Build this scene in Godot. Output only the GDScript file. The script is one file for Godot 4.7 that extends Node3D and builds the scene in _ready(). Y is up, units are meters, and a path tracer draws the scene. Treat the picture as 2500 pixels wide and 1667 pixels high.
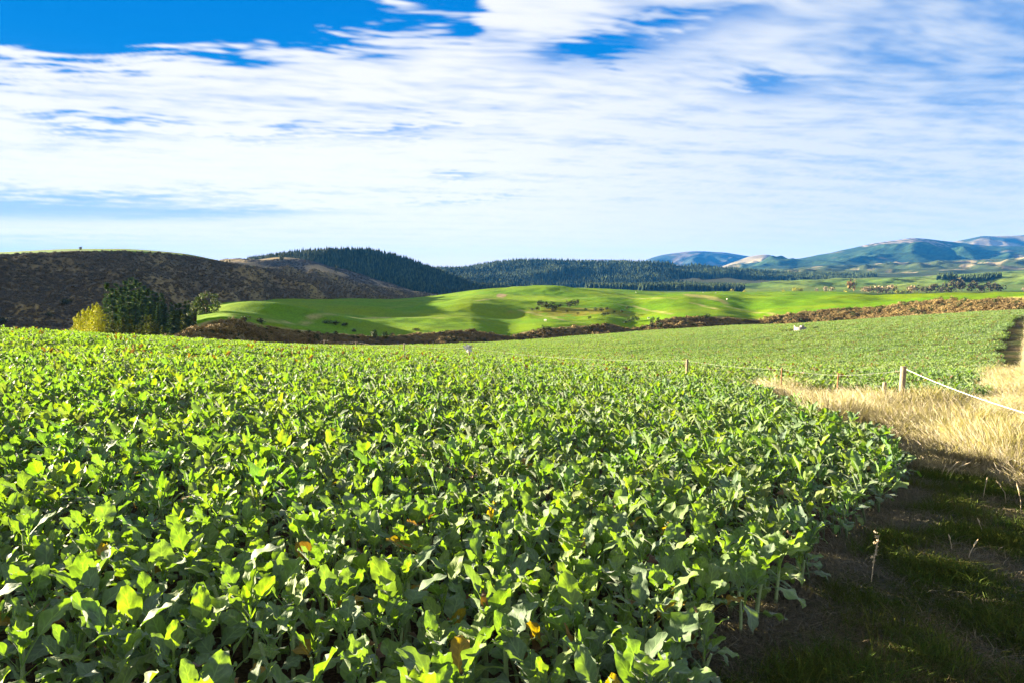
extends Node3D
# Forage crop field on a hillside, green pasture, bracken gully, forested hills; low sun from the left.

const F := 1672.0            # focal length in photograph pixels (2500 wide)
const CX := 1250.0
const CY := 833.5
const HORIZON := 670.0
const CAM := Vector3(0, 2, 0)
const EXPOSURE := 9.3
const SUN_AZ := -68.0        # degrees from the view direction, negative = left
const SUN_EL := 9.4

var pitch := atan((CY - HORIZON) / F)
var rng := RandomNumberGenerator.new()
var nz := FastNoiseLite.new()
var nz2 := FastNoiseLite.new()
var ridge := FastNoiseLite.new()
var used := {}

# ------------------------------------------------------------------ helpers
func at(px: float, py: float, d: float) -> Vector3:
	var u := (px - CX) / F
	var v := (py - CY) / F
	var zf := cos(pitch) - v * sin(pitch)
	var k := d / zf
	return CAM + Vector3(u * k, (-v * cos(pitch) - sin(pitch)) * k, -d)

func numbered(called: String) -> String:
	if not used.has(called):
		used[called] = 0
		return called
	used[called] += 1
	return "%s_%03d" % [called, used[called]]

func tag(o: Node, label: String, category: String, group := "", kind := "") -> Node:
	o.set_meta("label", label)
	o.set_meta("category", category)
	if group != "": o.set_meta("group", group)
	if kind != "": o.set_meta("kind", kind)
	return o

func thing(called: String, label: String, category: String, pos: Vector3, turn := 0.0, group := "") -> Node3D:
	var o := Node3D.new()
	o.name = numbered(called)
	add_child(o)
	o.position = pos
	o.rotation.y = turn
	tag(o, label, category, group)
	return o

func part(called: String, m: Mesh, mat: Material, parent: Node) -> MeshInstance3D:
	var o := MeshInstance3D.new()
	o.name = called if parent != self else numbered(called)
	o.mesh = m
	o.material_override = mat
	parent.add_child(o, true)
	return o

func lin(r: float, g: float, b: float) -> Color:
	return Color(r, g, b).linear_to_srgb()

func mat(c: Color, rough := 0.9, vertex := false) -> StandardMaterial3D:
	var m := StandardMaterial3D.new()
	m.albedo_color = c
	m.roughness = rough
	m.metallic_specular = 0.3
	m.vertex_color_use_as_albedo = vertex
	m.cull_mode = BaseMaterial3D.CULL_DISABLED
	return m

class Geo:
	var v := PackedVector3Array()
	var n := PackedVector3Array()
	var c := PackedColorArray()
	var uv := PackedVector2Array()
	var i := PackedInt32Array()
	func vert(p: Vector3, nn: Vector3, col := Color.WHITE, t := Vector2.ZERO) -> int:
		v.append(p); n.append(nn); c.append(col); uv.append(t)
		return v.size() - 1
	func tri(a: int, b: int, d: int) -> void:
		i.append(a); i.append(b); i.append(d)
	func quad(a: int, b: int, d: int, e: int) -> void:
		tri(a, b, d); tri(a, d, e)
	func flat3(a: Vector3, b: Vector3, d: Vector3, col := Color.WHITE) -> void:
		var nn := (d - a).cross(b - a).normalized()
		var k := vert(a, nn, col, Vector2(0, 0))
		vert(b, nn, col, Vector2(1, 0)); vert(d, nn, col, Vector2(0.5, 1))
		tri(k, k + 1, k + 2)
	func add(o: Geo, t: Transform3D, tint := Color.WHITE) -> void:
		var s := v.size()
		for k in o.v.size():
			v.append(t * o.v[k]); n.append((t.basis * o.n[k]).normalized()); c.append(o.c[k] * tint); uv.append(o.uv[k])
		for k in o.i: i.append(k + s)
	func tube(pts: Array, radii: Array, sides := 7, col := Color.WHITE, cap := true) -> void:
		var rings := []
		for k in pts.size():
			var d: Vector3 = (pts[mini(k + 1, pts.size() - 1)] - pts[maxi(k - 1, 0)]).normalized()
			var a := d.cross(Vector3.RIGHT if absf(d.x) < 0.8 else Vector3.UP).normalized()
			var b := d.cross(a)
			var ring := []
			for s in sides + 1:
				var w := TAU * s / sides
				var nn := a * cos(w) + b * sin(w)
				ring.append(vert(pts[k] + nn * radii[k], nn, col, Vector2(float(s) / sides, float(k) / pts.size())))
			rings.append(ring)
		for k in pts.size() - 1:
			for s in sides:
				quad(rings[k][s], rings[k + 1][s], rings[k + 1][s + 1], rings[k][s + 1])
		if cap:
			var e: int = pts.size() - 1
			var d: Vector3 = (pts[e] - pts[e - 1]).normalized()
			var m := vert(pts[e], d, col)
			for s in sides:
				tri(vert(v[rings[e][s]], d, col), m, vert(v[rings[e][s + 1]], d, col))
	func mesh() -> ArrayMesh:
		var arr := []
		arr.resize(Mesh.ARRAY_MAX)
		arr[Mesh.ARRAY_VERTEX] = v
		arr[Mesh.ARRAY_NORMAL] = n
		arr[Mesh.ARRAY_COLOR] = c
		arr[Mesh.ARRAY_TEX_UV] = uv
		arr[Mesh.ARRAY_INDEX] = i
		var m := ArrayMesh.new()
		m.add_surface_from_arrays(Mesh.PRIMITIVE_TRIANGLES, arr)
		return m

func multi(called: String, m: Mesh, material: Material, where: Array, tints: Array, parent: Node) -> MultiMeshInstance3D:
	var mm := MultiMesh.new()
	mm.transform_format = MultiMesh.TRANSFORM_3D
	mm.use_colors = tints.size() > 0
	mm.mesh = m
	mm.instance_count = where.size()
	for k in where.size():
		mm.set_instance_transform(k, where[k])
		if tints.size(): mm.set_instance_color(k, tints[k])
	var o := MultiMeshInstance3D.new()
	o.name = called if parent != self else numbered(called)
	o.multimesh = mm
	o.material_override = material
	parent.add_child(o, true)
	return o

# several meshes of one stuff, as parts of one stuff object
func stuff(called: String, label: String, category: String, meshes: Array, material: Material, where: Array, tints: Array, pname: String) -> Node3D:
	var o := Node3D.new()
	o.name = numbered(called)
	add_child(o)
	tag(o, label, category, "", "stuff")
	for k in meshes.size():
		var w := []
		var t := []
		for j in range(k, where.size(), meshes.size()):
			w.append(where[j])
			if tints.size(): t.append(tints[j])
		if w.size():
			var mi := multi(pname, meshes[k], material, w, t, o)
			mi.set_meta("kind", "stuff")
	return o

func turned(pos: Vector3, yaw: float, s: Vector3, tilt := Vector2.ZERO) -> Transform3D:
	var b := Basis(Vector3.UP, yaw) * Basis(Vector3.RIGHT, tilt.x) * Basis(Vector3.FORWARD, tilt.y)
	return Transform3D(b.scaled_local(s), pos)

func interp(xs: Array, ys: Array, x: float) -> float:
	var n := xs.size()
	if x <= xs[0]: return ys[0]
	if x >= xs[n - 1]: return ys[n - 1]
	var k := 0
	while x > xs[k + 1]: k += 1
	var t: float = (x - xs[k]) / (xs[k + 1] - xs[k])
	var p0: float = ys[maxi(k - 1, 0)]
	var p1: float = ys[k]
	var p2: float = ys[k + 1]
	var p3: float = ys[mini(k + 2, n - 1)]
	var m1 := (p2 - p0) * 0.5 if k > 0 else p2 - p1
	var m2 := (p3 - p1) * 0.5 if k < n - 2 else p2 - p1
	if (p2 - p1) * m1 <= 0.0: m1 = 0.0
	if (p2 - p1) * m2 <= 0.0: m2 = 0.0
	var t2 := t * t
	var t3 := t2 * t
	return p1 * (2 * t3 - 3 * t2 + 1) + m1 * (t3 - 2 * t2 + t) + p2 * (-2 * t3 + 3 * t2) + m2 * (t3 - t2)

# ------------------------------------------------------------------ lofted terrain
# spec: px columns; lines = [[py...], [D...]] from near to far; the grid keeps real points in space
func loft(px: Array, lines: Array, nc: int, sub: Array, relief: Callable) -> Dictionary:
	var rows := []
	var p0: float = px[0]
	var p1: float = px[px.size() - 1]
	for k in lines.size() - 1:
		var s: int = sub[k]
		for q in s + (1 if k == lines.size() - 2 else 0):
			var t := float(q) / s
			var row := PackedVector3Array()
			for c in nc + 1:
				var x := lerpf(p0, p1, float(c) / nc)
				var ya := interp(px, lines[k][0], x)
				var yb := interp(px, lines[k + 1][0], x)
				var da := interp(px, lines[k][1], x)
				var db := interp(px, lines[k + 1][1], x)
				var d := 1.0 / lerpf(1.0 / da, 1.0 / db, t)
				var p := at(x, lerpf(ya, yb, t), d)
				p.y += relief.call(p, k + t, x)
				row.append(p)
			rows.append(row)
	return {"rows": rows, "px0": p0, "px1": p1, "nc": nc}

func loft_mesh(l: Dictionary, paint: Callable) -> ArrayMesh:
	var rows: Array = l.rows
	var nc: int = l.nc
	var g := Geo.new()
	for r in rows.size():
		for c in nc + 1:
			var a: Vector3 = rows[r][mini(c + 1, nc)] - rows[r][maxi(c - 1, 0)]
			var b: Vector3 = rows[mini(r + 1, rows.size() - 1)][c] - rows[maxi(r - 1, 0)][c]
			var n := a.cross(b).normalized()
			if n.y < 0: n = -n
			var p: Vector3 = rows[r][c]
			g.vert(p, n, paint.call(p, n, float(r) / (rows.size() - 1)), Vector2(p.x, p.z) * 0.1)
	for r in rows.size() - 1:
		for c in nc:
			var a := r * (nc + 1) + c
			var b := a + nc + 1
			g.quad(a, b, b + 1, a + 1)
	return g.mesh()

func on(l: Dictionary, u: float, w: float) -> Vector3:
	var rows: Array = l.rows
	var fc: float = clampf(u, 0.0, 0.9999) * float(l.nc)
	var fr: float = clampf(w, 0.0, 0.9999) * (rows.size() - 1)
	var c := int(fc)
	var r := int(fr)
	var a: Vector3 = rows[r][c].lerp(rows[r][c + 1], fc - c)
	var b: Vector3 = rows[r + 1][c].lerp(rows[r + 1][c + 1], fc - c)
	return a.lerp(b, fr - r)

func col_u(l: Dictionary, px: float) -> float:
	return (px - l.px0) / (l.px1 - l.px0)

# the point of a loft on the column px at distance d
func on_d(l: Dictionary, px: float, d: float) -> Vector3:
	var u := col_u(l, px)
	var n: int = l.rows.size()
	for k in n - 1:
		var a := on(l, u, float(k) / (n - 1))
		var b := on(l, u, float(k + 1) / (n - 1))
		if (-a.z <= d and -b.z >= d):
			return a.lerp(b, (d + a.z) / maxf(0.001, -b.z + a.z))
	return on(l, u, 0.0 if d < -on(l, u, 0.0).z else 1.0)

# the point of a loft on the column px that appears at height py
func on_py(l: Dictionary, px: float, py: float) -> Vector3:
	var u := col_u(l, px)
	var best := on(l, u, 0.0)
	var e := 1e9
	for k in 200:
		var p := on(l, u, k / 199.0)
		var q := p - CAM
		var s := (-q.y / -q.z)
		var v := (s * cos(pitch) - sin(pitch)) / (cos(pitch) + s * sin(pitch))
		var y := CY + v * F
		if absf(y - py) < e:
			e = absf(y - py)
			best = p
	return best

# ------------------------------------------------------------------ near ground: smooth surface through surveyed points
var TP := []      # x, d, y
var TW := []
var TA := [0.0, 0.0, 0.0]
const BX := [-60.0, -37.0, -30.0, -26.0, -22.0, -18.0, -10.0, 0.8, 8.0, 15.0, 21.6, 29.3, 34.3, 36.8, 60.0]   # azimuth
const BR := [60.0, 44.0, 52.0, 58.0, 74.0, 92.0, 120.0, 152.0, 182.0, 208.0, 232.0, 232.0, 184.0, 140.0, 120.0]  # where the fields end

func tps_k(r2: float) -> float:
	return 0.0 if r2 < 1e-9 else 0.5 * r2 * log(r2)

func solve_ground() -> void:
	var crop := 0.38
	var raw := [[0, 805, 35, 1], [213, 818, 40, 1], [425, 829, 48, 1], [744, 843, 82, 1], [957, 845, 112, 1], [1275, 832, 150, 1], [1488, 815, 180, 1], [1700, 800, 200, 1], [1913, 792, 215, 1], [2190, 795, 200, 1], [2391, 774, 150, 1], [2500, 757, 112, 1],
		[2200, 1012, 16, 0], [1680, 942, 25, 0], [1145, 887, 42, 0], [985, 870, 56, 0], [868, 860, 72, 0], [2470, 968, 22, 0], [2500, 1030, 14, 0], [2475, 800, 80, 0], [2300, 880, 50, 1], [2000, 850, 75, 1], [1600, 850, 85, 1]]
	for a in raw:
		var p := at(a[0], a[1], a[2])
		TP.append([p.x, -p.z, p.y - crop * a[3]])
	for a in [[0, 0, 0], [-2, 5, 0.02], [0, 10, -0.45], [-7, 10, -0.05], [3, 5, -0.1], [1.4, 3.7, 0.0], [2.7, 5.3, -0.15], [4.0, 7.0, -0.35], [5.1, 8.6, -0.5], [7.5, 10, -0.62], [5.4, 11.6, -0.75], [6.1, 15.6, -1.15], [-18, 20, -0.5], [0, -12, 0.3], [-40, -20, 1.0], [30, -20, -0.8], [-70, 20, -0.5], [12, 4, -0.6], [45, 20, -1.2], [-60, 60, -3.5], [-90, 100, -9.0], [3, 1, -0.05]]:
		TP.append([float(a[0]), float(a[1]), float(a[2])])
	var n := TP.size()
	var m := n + 3
	var A := []
	for i in m:
		var row := PackedFloat64Array()
		row.resize(m + 1)
		A.append(row)
	for i in n:
		for j in n:
			var dx: float = (TP[i][0] - TP[j][0]) / 50.0
			var dy: float = (TP[i][1] - TP[j][1]) / 50.0
			A[i][j] = tps_k(dx * dx + dy * dy) + (0.004 if i == j else 0.0)
		var e := [1.0, TP[i][0] / 50.0, TP[i][1] / 50.0]
		for k in 3:
			A[i][n + k] = e[k]
			A[n + k][i] = e[k]
		A[i][m] = TP[i][2]
	for c in m:
		var best := c
		for r in range(c, m):
			if absf(A[r][c]) > absf(A[best][c]): best = r
		var tmp = A[c]
		A[c] = A[best]
		A[best] = tmp
		for r in m:
			if r != c and A[r][c] != 0.0:
				var f: float = A[r][c] / A[c][c]
				for k in range(c, m + 1): A[r][k] -= f * A[c][k]
	for i in n: TW.append(A[i][m] / A[i][i])
	for k in 3: TA[k] = A[n + k][m] / A[n + k][n + k]

func tps(x: float, d: float) -> float:
	var h: float = TA[0] + TA[1] * x / 50.0 + TA[2] * d / 50.0
	for i in TP.size():
		var dx: float = (TP[i][0] - x) / 50.0
		var dy: float = (TP[i][1] - d) / 50.0
		h += TW[i] * tps_k(dx * dx + dy * dy)
	return h

const NAZ := 360
const NR := 150
var RH := []      # [az][ring] height
func reach(az: float) -> float:
	return interp(BX, BR, az)

func ring_r(az: float, t: float) -> float:
	return 0.7 * pow((reach(az) + 75.0) / 0.7, t)

func ground_exact(az: float, r: float) -> float:
	var R := reach(az)
	var q := minf(r, R)
	var x := sin(deg_to_rad(az)) * q
	var d := cos(deg_to_rad(az)) * q
	var h := tps(x, d)
	if r > R:
		var o := r - R
		h -= 0.30 * o * smoothstep(0.0, 14.0, o) + 0.02 * o
	h += nz.get_noise_2d(x * 6.0, d * 6.0) * 0.05 * smoothstep(1.0, 6.0, r)
	return h

func solve_grid() -> void:
	for a in NAZ:
		var az := -180.0 + 360.0 * a / NAZ
		var row := PackedFloat32Array()
		for k in NR + 1:
			row.append(ground_exact(az, ring_r(az, float(k) / NR)))
		RH.append(row)

func gh(x: float, z: float) -> float:
	var az := rad_to_deg(atan2(x, -z))
	var r := maxf(0.71, Vector2(x, z).length())
	var t := clampf(log(r / 0.7) / log((reach(az) + 75.0) / 0.7), 0.0, 0.9999) * NR
	var fa := (az + 180.0) / 360.0 * NAZ
	var a := int(fa) % NAZ
	var b := (a + 1) % NAZ
	var k := int(t)
	return lerpf(lerpf(RH[a][k], RH[a][k + 1], t - k), lerpf(RH[b][k], RH[b][k + 1], t - k), fa - int(fa))

func gp(x: float, d: float) -> Vector3:
	return Vector3(x, gh(x, -d), -d)

# field outlines in (x, distance)
var FIELD1 := PackedVector2Array([Vector2(1.06, 3.4), Vector2(1.4, 3.72), Vector2(1.77, 4.08), Vector2(2.72, 5.3), Vector2(4.05, 7.0), Vector2(5.1, 8.6), Vector2(5.15, 9.5), Vector2(5.4, 11.6), Vector2(6.1, 15.6), Vector2(7.0, 18.5), Vector2(6.9, 21.5), Vector2(6.0, 24.5), Vector2(4.2, 29.0), Vector2(-3.0, 41), Vector2(-9.2, 55), Vector2(-17, 71), Vector2(-32, 99), Vector2(-60, 130), Vector2(-120, 130), Vector2(-120, -10), Vector2(-2.5, -10), Vector2(0.0, 1.0)])
var FIELD2 := PackedVector2Array([Vector2(-2.0, 42.6), Vector2(5.0, 30.0), Vector2(7.0, 26.0), Vector2(8.4, 23.0), Vector2(9.7, 21.0), Vector2(11.5, 20.3), Vector2(14.2, 20.2), Vector2(15.8, 21.4), Vector2(16.7, 24.4), Vector2(30.1, 42.6), Vector2(50.0, 69.5), Vector2(65.8, 90), Vector2(77, 98), Vector2(130, 110), Vector2(200, 240), Vector2(60, 260), Vector2(-60, 180), Vector2(-34, 103), Vector2(-17.5, 74), Vector2(-9, 58)])

func in1(x: float, d: float) -> bool:
	return Geometry2D.is_point_in_polygon(Vector2(x, d), FIELD1)

func in2(x: float, d: float) -> bool:
	return Geometry2D.is_point_in_polygon(Vector2(x, d), FIELD2)

# ------------------------------------------------------------------ sky
func blue_of(el: float) -> Vector3:
	var e := clampf(el, 0.0, 60.0)
	var xs := [0.0, 3.0, 6.0, 9.0, 12.0, 16.0, 21.0, 35.0, 60.0]
	return Vector3(interp(xs, [0.60, 0.42, 0.26, 0.09, 0.02, 0.0, 0.0, 0.0, 0.0], e), interp(xs, [0.76, 0.64, 0.52, 0.36, 0.27, 0.235, 0.21, 0.17, 0.13], e), interp(xs, [0.90, 0.86, 0.83, 0.78, 0.74, 0.71, 0.68, 0.58, 0.48], e))

func blob(az: float, el: float, a0: float, e0: float, sa: float, se: float, slope := 0.0) -> float:
	var x := (az - a0) / sa
	var y := (el - e0 - slope * (az - a0)) / se
	return exp(-(x * x + y * y))

func sky_color(az: float, el: float) -> Color:
	var e := maxf(el, 0.0)
	var a := deg_to_rad(az)
	var d := 1.0 / tan(deg_to_rad(e + 2.2))
	var X := sin(a) * d
	var Z := cos(a) * d
	# bands of high cloud drawn out along one direction
	var u := X * 0.96 + Z * 0.28
	var w := -X * 0.28 + Z * 0.96
	var warp := nz.get_noise_2d(u * 14.0, w * 14.0 + 300.0)
	var warp2 := nz.get_noise_2d(u * 60.0 + 80.0, w * 60.0)
	var big := nz.get_noise_2d(u * 7.0 + 40.0, w * 22.0 + warp * 6.0)
	var band := nz2.get_noise_2d(u * 16.0, w * 120.0 + warp * 22.0)
	var fib := nz2.get_noise_2d(u * 130.0 + 700.0, w * 380.0 + warp * 60.0 + warp2 * 60.0) * smoothstep(0.5, 3.5, e)
	var puff := nz2.get_noise_2d(u * 190.0 - 90.0, w * 300.0 + warp * 30.0) * smoothstep(3.0, 9.0, e)
	var wisp := nz2.get_noise_2d(u * 380.0 + w * 300.0 + 50.0, w * 1250.0 + warp * 90.0 + warp2 * 150.0) * smoothstep(2.0, 7.0, e)
	var c := 0.93 + big * 0.24 + band * 0.28 + fib * 0.22 + puff * 0.20 + wisp * 0.19
	var fine := band * 0.7 + fib * 1.1 + puff * 0.4 + wisp * 0.9
	# the clear wedge, upper left, and the openings
	if az < 60.0 and az > -100.0:
		var edge := 13.4 + (clampf(az, -60.0, -9.0) + 36.0) * 0.19 + maxf(0.0, az + 3.5) * 1.0 + fine * 1.3
		c -= 1.4 * smoothstep(-0.9, 2.0, el - edge) * (1.0 - smoothstep(34.0, 60.0, el)) * smoothstep(-100.0, -60.0, az)
	var sh := fine * 1.0
	c -= 0.95 * blob(az, el + sh, 7.0, 17.2, 5.2, 0.9, 0.03)
	c -= 0.6 * blob(az, el + sh, 11.0, 18.6, 7.0, 0.7, 0.06)
	c -= 0.42 * blob(az, el + sh, 20.0, 13.8, 3.2, 0.8)
	c -= 0.70 * blob(az, el + sh, -31.0, 10.1, 4.2, 0.55, 0.02)
	c -= 0.45 * blob(az, el + sh, -20.0, 10.5, 6.0, 0.40, 0.03)
	c -= 0.45 * blob(az, el + sh, -8.0, 11.2, 5.5, 0.40, 0.10)
	c -= 0.50 * blob(az, el + sh * 0.6, -4.5, 7.75, 2.4, 0.22, 0.04)
	c -= 0.50 * blob(az, el + sh * 0.6, -5.0, 5.8, 5.5, 0.25, 0.05)
	c -= 0.95 * blob(az, el + sh * 0.5, -36.0, 4.6, 13.0, 0.85, 0.05)
	c -= 0.55 * blob(az, el + sh * 0.4, -22.0, 4.6, 9.0, 0.42, 0.06)
	c -= 0.8 * blob(az, el + sh * 0.4, -40.0, 1.8, 12.0, 0.8, 0.03)
	c -= 0.22 * smoothstep(8.0, 36.0, az) * (1.0 - smoothstep(60.0, 100.0, az)) * (0.5 + 0.5 * smoothstep(2.0, 14.0, el))
	c -= 0.16 * smoothstep(11.0, 20.0, el)
	# the brightest cloud lies below the wedge
	c += 0.22 * blob(az, el, -26.0, 7.8, 22.0, 2.0, 0.03)
	c = clampf(c, 0.0, 1.0)
	c = smoothstep(0.0, 1.0, c) * 0.72 + c * 0.28
	var b := blue_of(el)
	var white := Vector3(0.93, 0.94, 0.97) + Vector3(0.05, 0.05, 0.03) * blob(az, el, -24.0, 7.0, 26.0, 4.0)
	var grey := Vector3(0.62, 0.72, 0.86)
	white = white.lerp(grey, 0.80 * smoothstep(-8.0, 36.0, az) * (1.0 - smoothstep(70.0, 110.0, az)) + clampf(0.05 - fine * 0.15, 0.0, 0.35))
	var o := b.lerp(white, c)
	o = o.lerp(Vector3(1.12, 0.93, 0.84), 0.85 * exp(-e / 2.4))
	o *= 0.8
	return Color(o.x, o.y, o.z).linear_to_srgb()

func make_sky() -> ImageTexture:
	var W := 4096
	var H := 2048
	var low := Image.create(512, 256, false, Image.FORMAT_RGB8)
	for y in 256:
		var el := 90.0 - (y + 0.5) / 256.0 * 180.0
		for x in 512:
			low.set_pixel(x, y, sky_color(wrapf((x + 0.5) / 512.0 * 360.0, -180.0, 180.0), maxf(el, 0.0)) if el > -2.0 else Color(0.36, 0.40, 0.34))
	low.resize(W, H, Image.INTERPOLATE_CUBIC)
	var x0 := int(-44.0 / 360.0 * W)
	var x1 := int(44.0 / 360.0 * W)
	var y0 := int((90.0 - 25.0) / 180.0 * H)
	var y1 := int(91.0 / 180.0 * H)
	for y in range(y0, y1):
		var el := 90.0 - (y + 0.5) / H * 180.0
		for x in range(x0, x1):
			low.set_pixel(posmod(x, W), y, sky_color((x + 0.5) / W * 360.0, el))
	return ImageTexture.create_from_image(low)

# ------------------------------------------------------------------ textures
func noise_tex(freq: float, a: float, b: float, seed_: int, oct := 4, size := 512) -> NoiseTexture2D:
	var f := FastNoiseLite.new()
	f.seed = seed_
	f.frequency = freq
	f.fractal_octaves = oct
	var t := NoiseTexture2D.new()
	t.width = size
	t.height = size
	t.seamless = true
	t.noise = f
	var g := Gradient.new()
	g.set_color(0, Color(a, a, a))
	g.set_color(1, Color(b, b, b))
	t.color_ramp = g
	return t

func ground_mat(freq: float, scale: float, a: float, b: float, seed_: int, relief := 0.0) -> StandardMaterial3D:
	var m := mat(Color.WHITE, 0.95, true)
	m.metallic_specular = 0.15
	m.albedo_texture = noise_tex(freq, a, b, seed_)
	m.uv1_triplanar = true
	m.uv1_world_triplanar = true
	m.uv1_scale = Vector3.ONE * scale
	if relief > 0.0:
		m.heightmap_enabled = true
		m.heightmap_texture = m.albedo_texture
		m.heightmap_scale = relief
	return m

func leaf_texture() -> ImageTexture:
	var w := 128
	var h := 256
	var im := Image.create(w, h, false, Image.FORMAT_RGB8)
	for y in h:
		var s := 1.0 - (y + 0.5) / h
		for x in w:
			var t := ((x + 0.5) / w - 0.5) * 2.0
			var v := 0.74 + 0.08 * nz.get_noise_2d(x * 3.0, y * 3.0) + 0.05 * nz2.get_noise_2d(x * 24.0, y * 24.0)
			var vein := exp(-pow(t / (0.115 * (1.15 - s)), 2.0))
			var q := (s - absf(t) * 0.20 - 0.02 * sin(t * 7.0)) * 7.0 + (0.35 if t > 0 else 0.0)
			var f := absf(q - roundf(q))
			vein = maxf(vein, 0.80 * exp(-pow(f / 0.13, 2.0)) * (1.0 - 0.7 * absf(t)))
			var q2 := nz.get_noise_2d(x * 9.0 + 500.0, y * 9.0)
			vein = maxf(vein, 0.28 * exp(-pow(q2 / 0.08, 2.0)))
			var c := Color(v, v, v).lerp(Color(1.0, 1.0, 0.92), vein * 0.85).lerp(Color(0.97, 0.98, 0.90), 0.8 * (1.0 - smoothstep(0.22, 0.34, s)))
			im.set_pixel(x, y, c)
	return ImageTexture.create_from_image(im)

# ------------------------------------------------------------------ crop
# one leaf: petiole and blade bent along its length, folded and frilled across it
func leaf_geo(L: float, W: float, e0: float, bend: float, fold: float, frill: float, seed_: int, ns := 8, nt := 2, col := Color.WHITE) -> Geo:
	var r := RandomNumberGenerator.new()
	r.seed = seed_
	var g := Geo.new()
	var ph := r.randf() * TAU
	var ph2 := r.randf() * TAU
	var twist := r.randf_range(-0.5, 0.5)
	var sway := r.randf_range(-0.25, 0.25)
	var pet := r.randf_range(0.28, 0.42)
	var p := Vector3.ZERO
	var prev := -1
	var rows := []
	for k in ns + 1:
		var s := float(k) / ns
		var e := e0 - bend * (s * s * 0.7 + s * 0.3)
		var dir := Vector3(sin(sway * s), sin(e), cos(e)).normalized()
		if k > 0: p += dir * (L / ns)
		var side := Vector3.UP.cross(dir)
		side = (side.normalized() if side.length() > 0.05 else Vector3.RIGHT).rotated(dir, twist * s)
		var up := dir.cross(side)
		var q := clampf((s - pet) / (1.0 - pet), 0.0, 1.0)
		var wid := W * 0.5 * pow(sin(PI * pow(q, 0.82) * 0.93 + 0.07), 0.62) * smoothstep(-0.02, 0.30, q) * (1.0 - 0.30 * smoothstep(0.80, 1.0, q)) if q > 0.0 else 0.0
		if s < pet and s > 0.06 and nt > 1: wid = W * 0.10 * maxf(0.0, sin(s * 38.0 + ph))
		wid = maxf(wid, L * (0.018 if s < pet + 0.05 else 0.004))
		if k == ns: wid = W * 0.13
		var row := []
		for j in range(-nt, nt + 1):
			var t := float(j) / nt
			var lobe := 1.0 + (0.07 * sin(s * 27.0 + ph + signf(t)) + 0.06 * sin(s * 61.0 + ph2 - signf(t)) + r.randf_range(-0.04, 0.04)) * absf(t) * smoothstep(0.0, 0.15, q)
			var off := fold * absf(t) * wid + frill * W * 0.14 * absf(t) * sin(s * 23.0 + ph2 + t * 2.6) * smoothstep(0.05, 0.4, q)
			row.append(g.vert(p + side * (t * wid * lobe) + up * off, up, col, Vector2(0.5 + 0.5 * t, 1.0 - s)))
		rows.append(row)
	for k in ns:
		for j in 2 * nt:
			g.quad(rows[k][j], rows[k][j + 1], rows[k + 1][j + 1], rows[k + 1][j])
	# smooth normals from the faces
	var acc := PackedVector3Array()
	acc.resize(g.v.size())
	for k in range(0, g.i.size(), 3):
		var n := (g.v[g.i[k + 2]] - g.v[g.i[k]]).cross(g.v[g.i[k + 1]] - g.v[g.i[k]])
		for q in 3: acc[g.i[k + q]] += n
	for k in g.n.size(): g.n[k] = acc[k].normalized() if acc[k].length() > 1e-12 else g.n[k]
	return g

func stem_geo(h: float, r0: float, lean: float, seed_: int, col := Color.WHITE, sides := 7) -> Geo:
	var r := RandomNumberGenerator.new()
	r.seed = seed_
	var g := Geo.new()
	var pts := []
	var rad := []
	var a := r.randf() * TAU
	for k in 6:
		var t := k / 5.0
		pts.append(Vector3(cos(a) * lean * t * t, h * t - 0.03 * (1.0 - t), sin(a) * lean * t * t))
		rad.append(r0 * lerpf(1.0, 0.62, t) * (1.0 + 0.10 * sin(k * 2.1 + seed_)))
	g.tube(pts, rad, sides, col)
	return g

# leaf list of a plant: [height on stem, yaw, variant, scale, age 0 = top]
func plant_leaves(r: RandomNumberGenerator, h: float) -> Array:
	var out := []
	var a := r.randf() * TAU
	var n := r.randi_range(9, 13)
	for k in n:
		var age := float(k) / (n - 1)      # 0 youngest
		a += 2.4 + r.randf_range(-0.4, 0.4)
		var y := h * lerpf(1.0, 0.45, age * age)
		var s := lerpf(0.38, 1.08, smoothstep(0.0, 0.5, age)) * r.randf_range(0.8, 1.2)
		if age > 0.85: s *= 0.85
		var kind := 0 if age < 0.28 else (1 if age < 0.72 else 2)    # upright, spreading, drooping
		out.append([y, a, kind, s, age])
	return out

const GREEN := [Color(0.26, 0.42, 0.12), Color(0.22, 0.36, 0.16), Color(0.32, 0.47, 0.11), Color(0.23, 0.35, 0.20)]
const YELLOW := Color(0.60, 0.40, 0.04)
const BROWN := Color(0.24, 0.13, 0.07)

func leaf_tint(r: RandomNumberGenerator, age: float) -> Color:
	var c: Color = GREEN[r.randi() % 4] * r.randf_range(0.8, 1.2)
	if age < 0.3: c = c.lerp(Color(0.27, 0.42, 0.065), 0.5)
	if age > 0.55:
		var q := r.randf()
		if q < 0.016: c = YELLOW * r.randf_range(0.6, 1.0)
		elif q < 0.060: c = BROWN * r.randf_range(0.8, 1.8)
		elif q < 0.064: c = Color(0.36, 0.22, 0.08)
	c.a = 1.0
	return c

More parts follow.
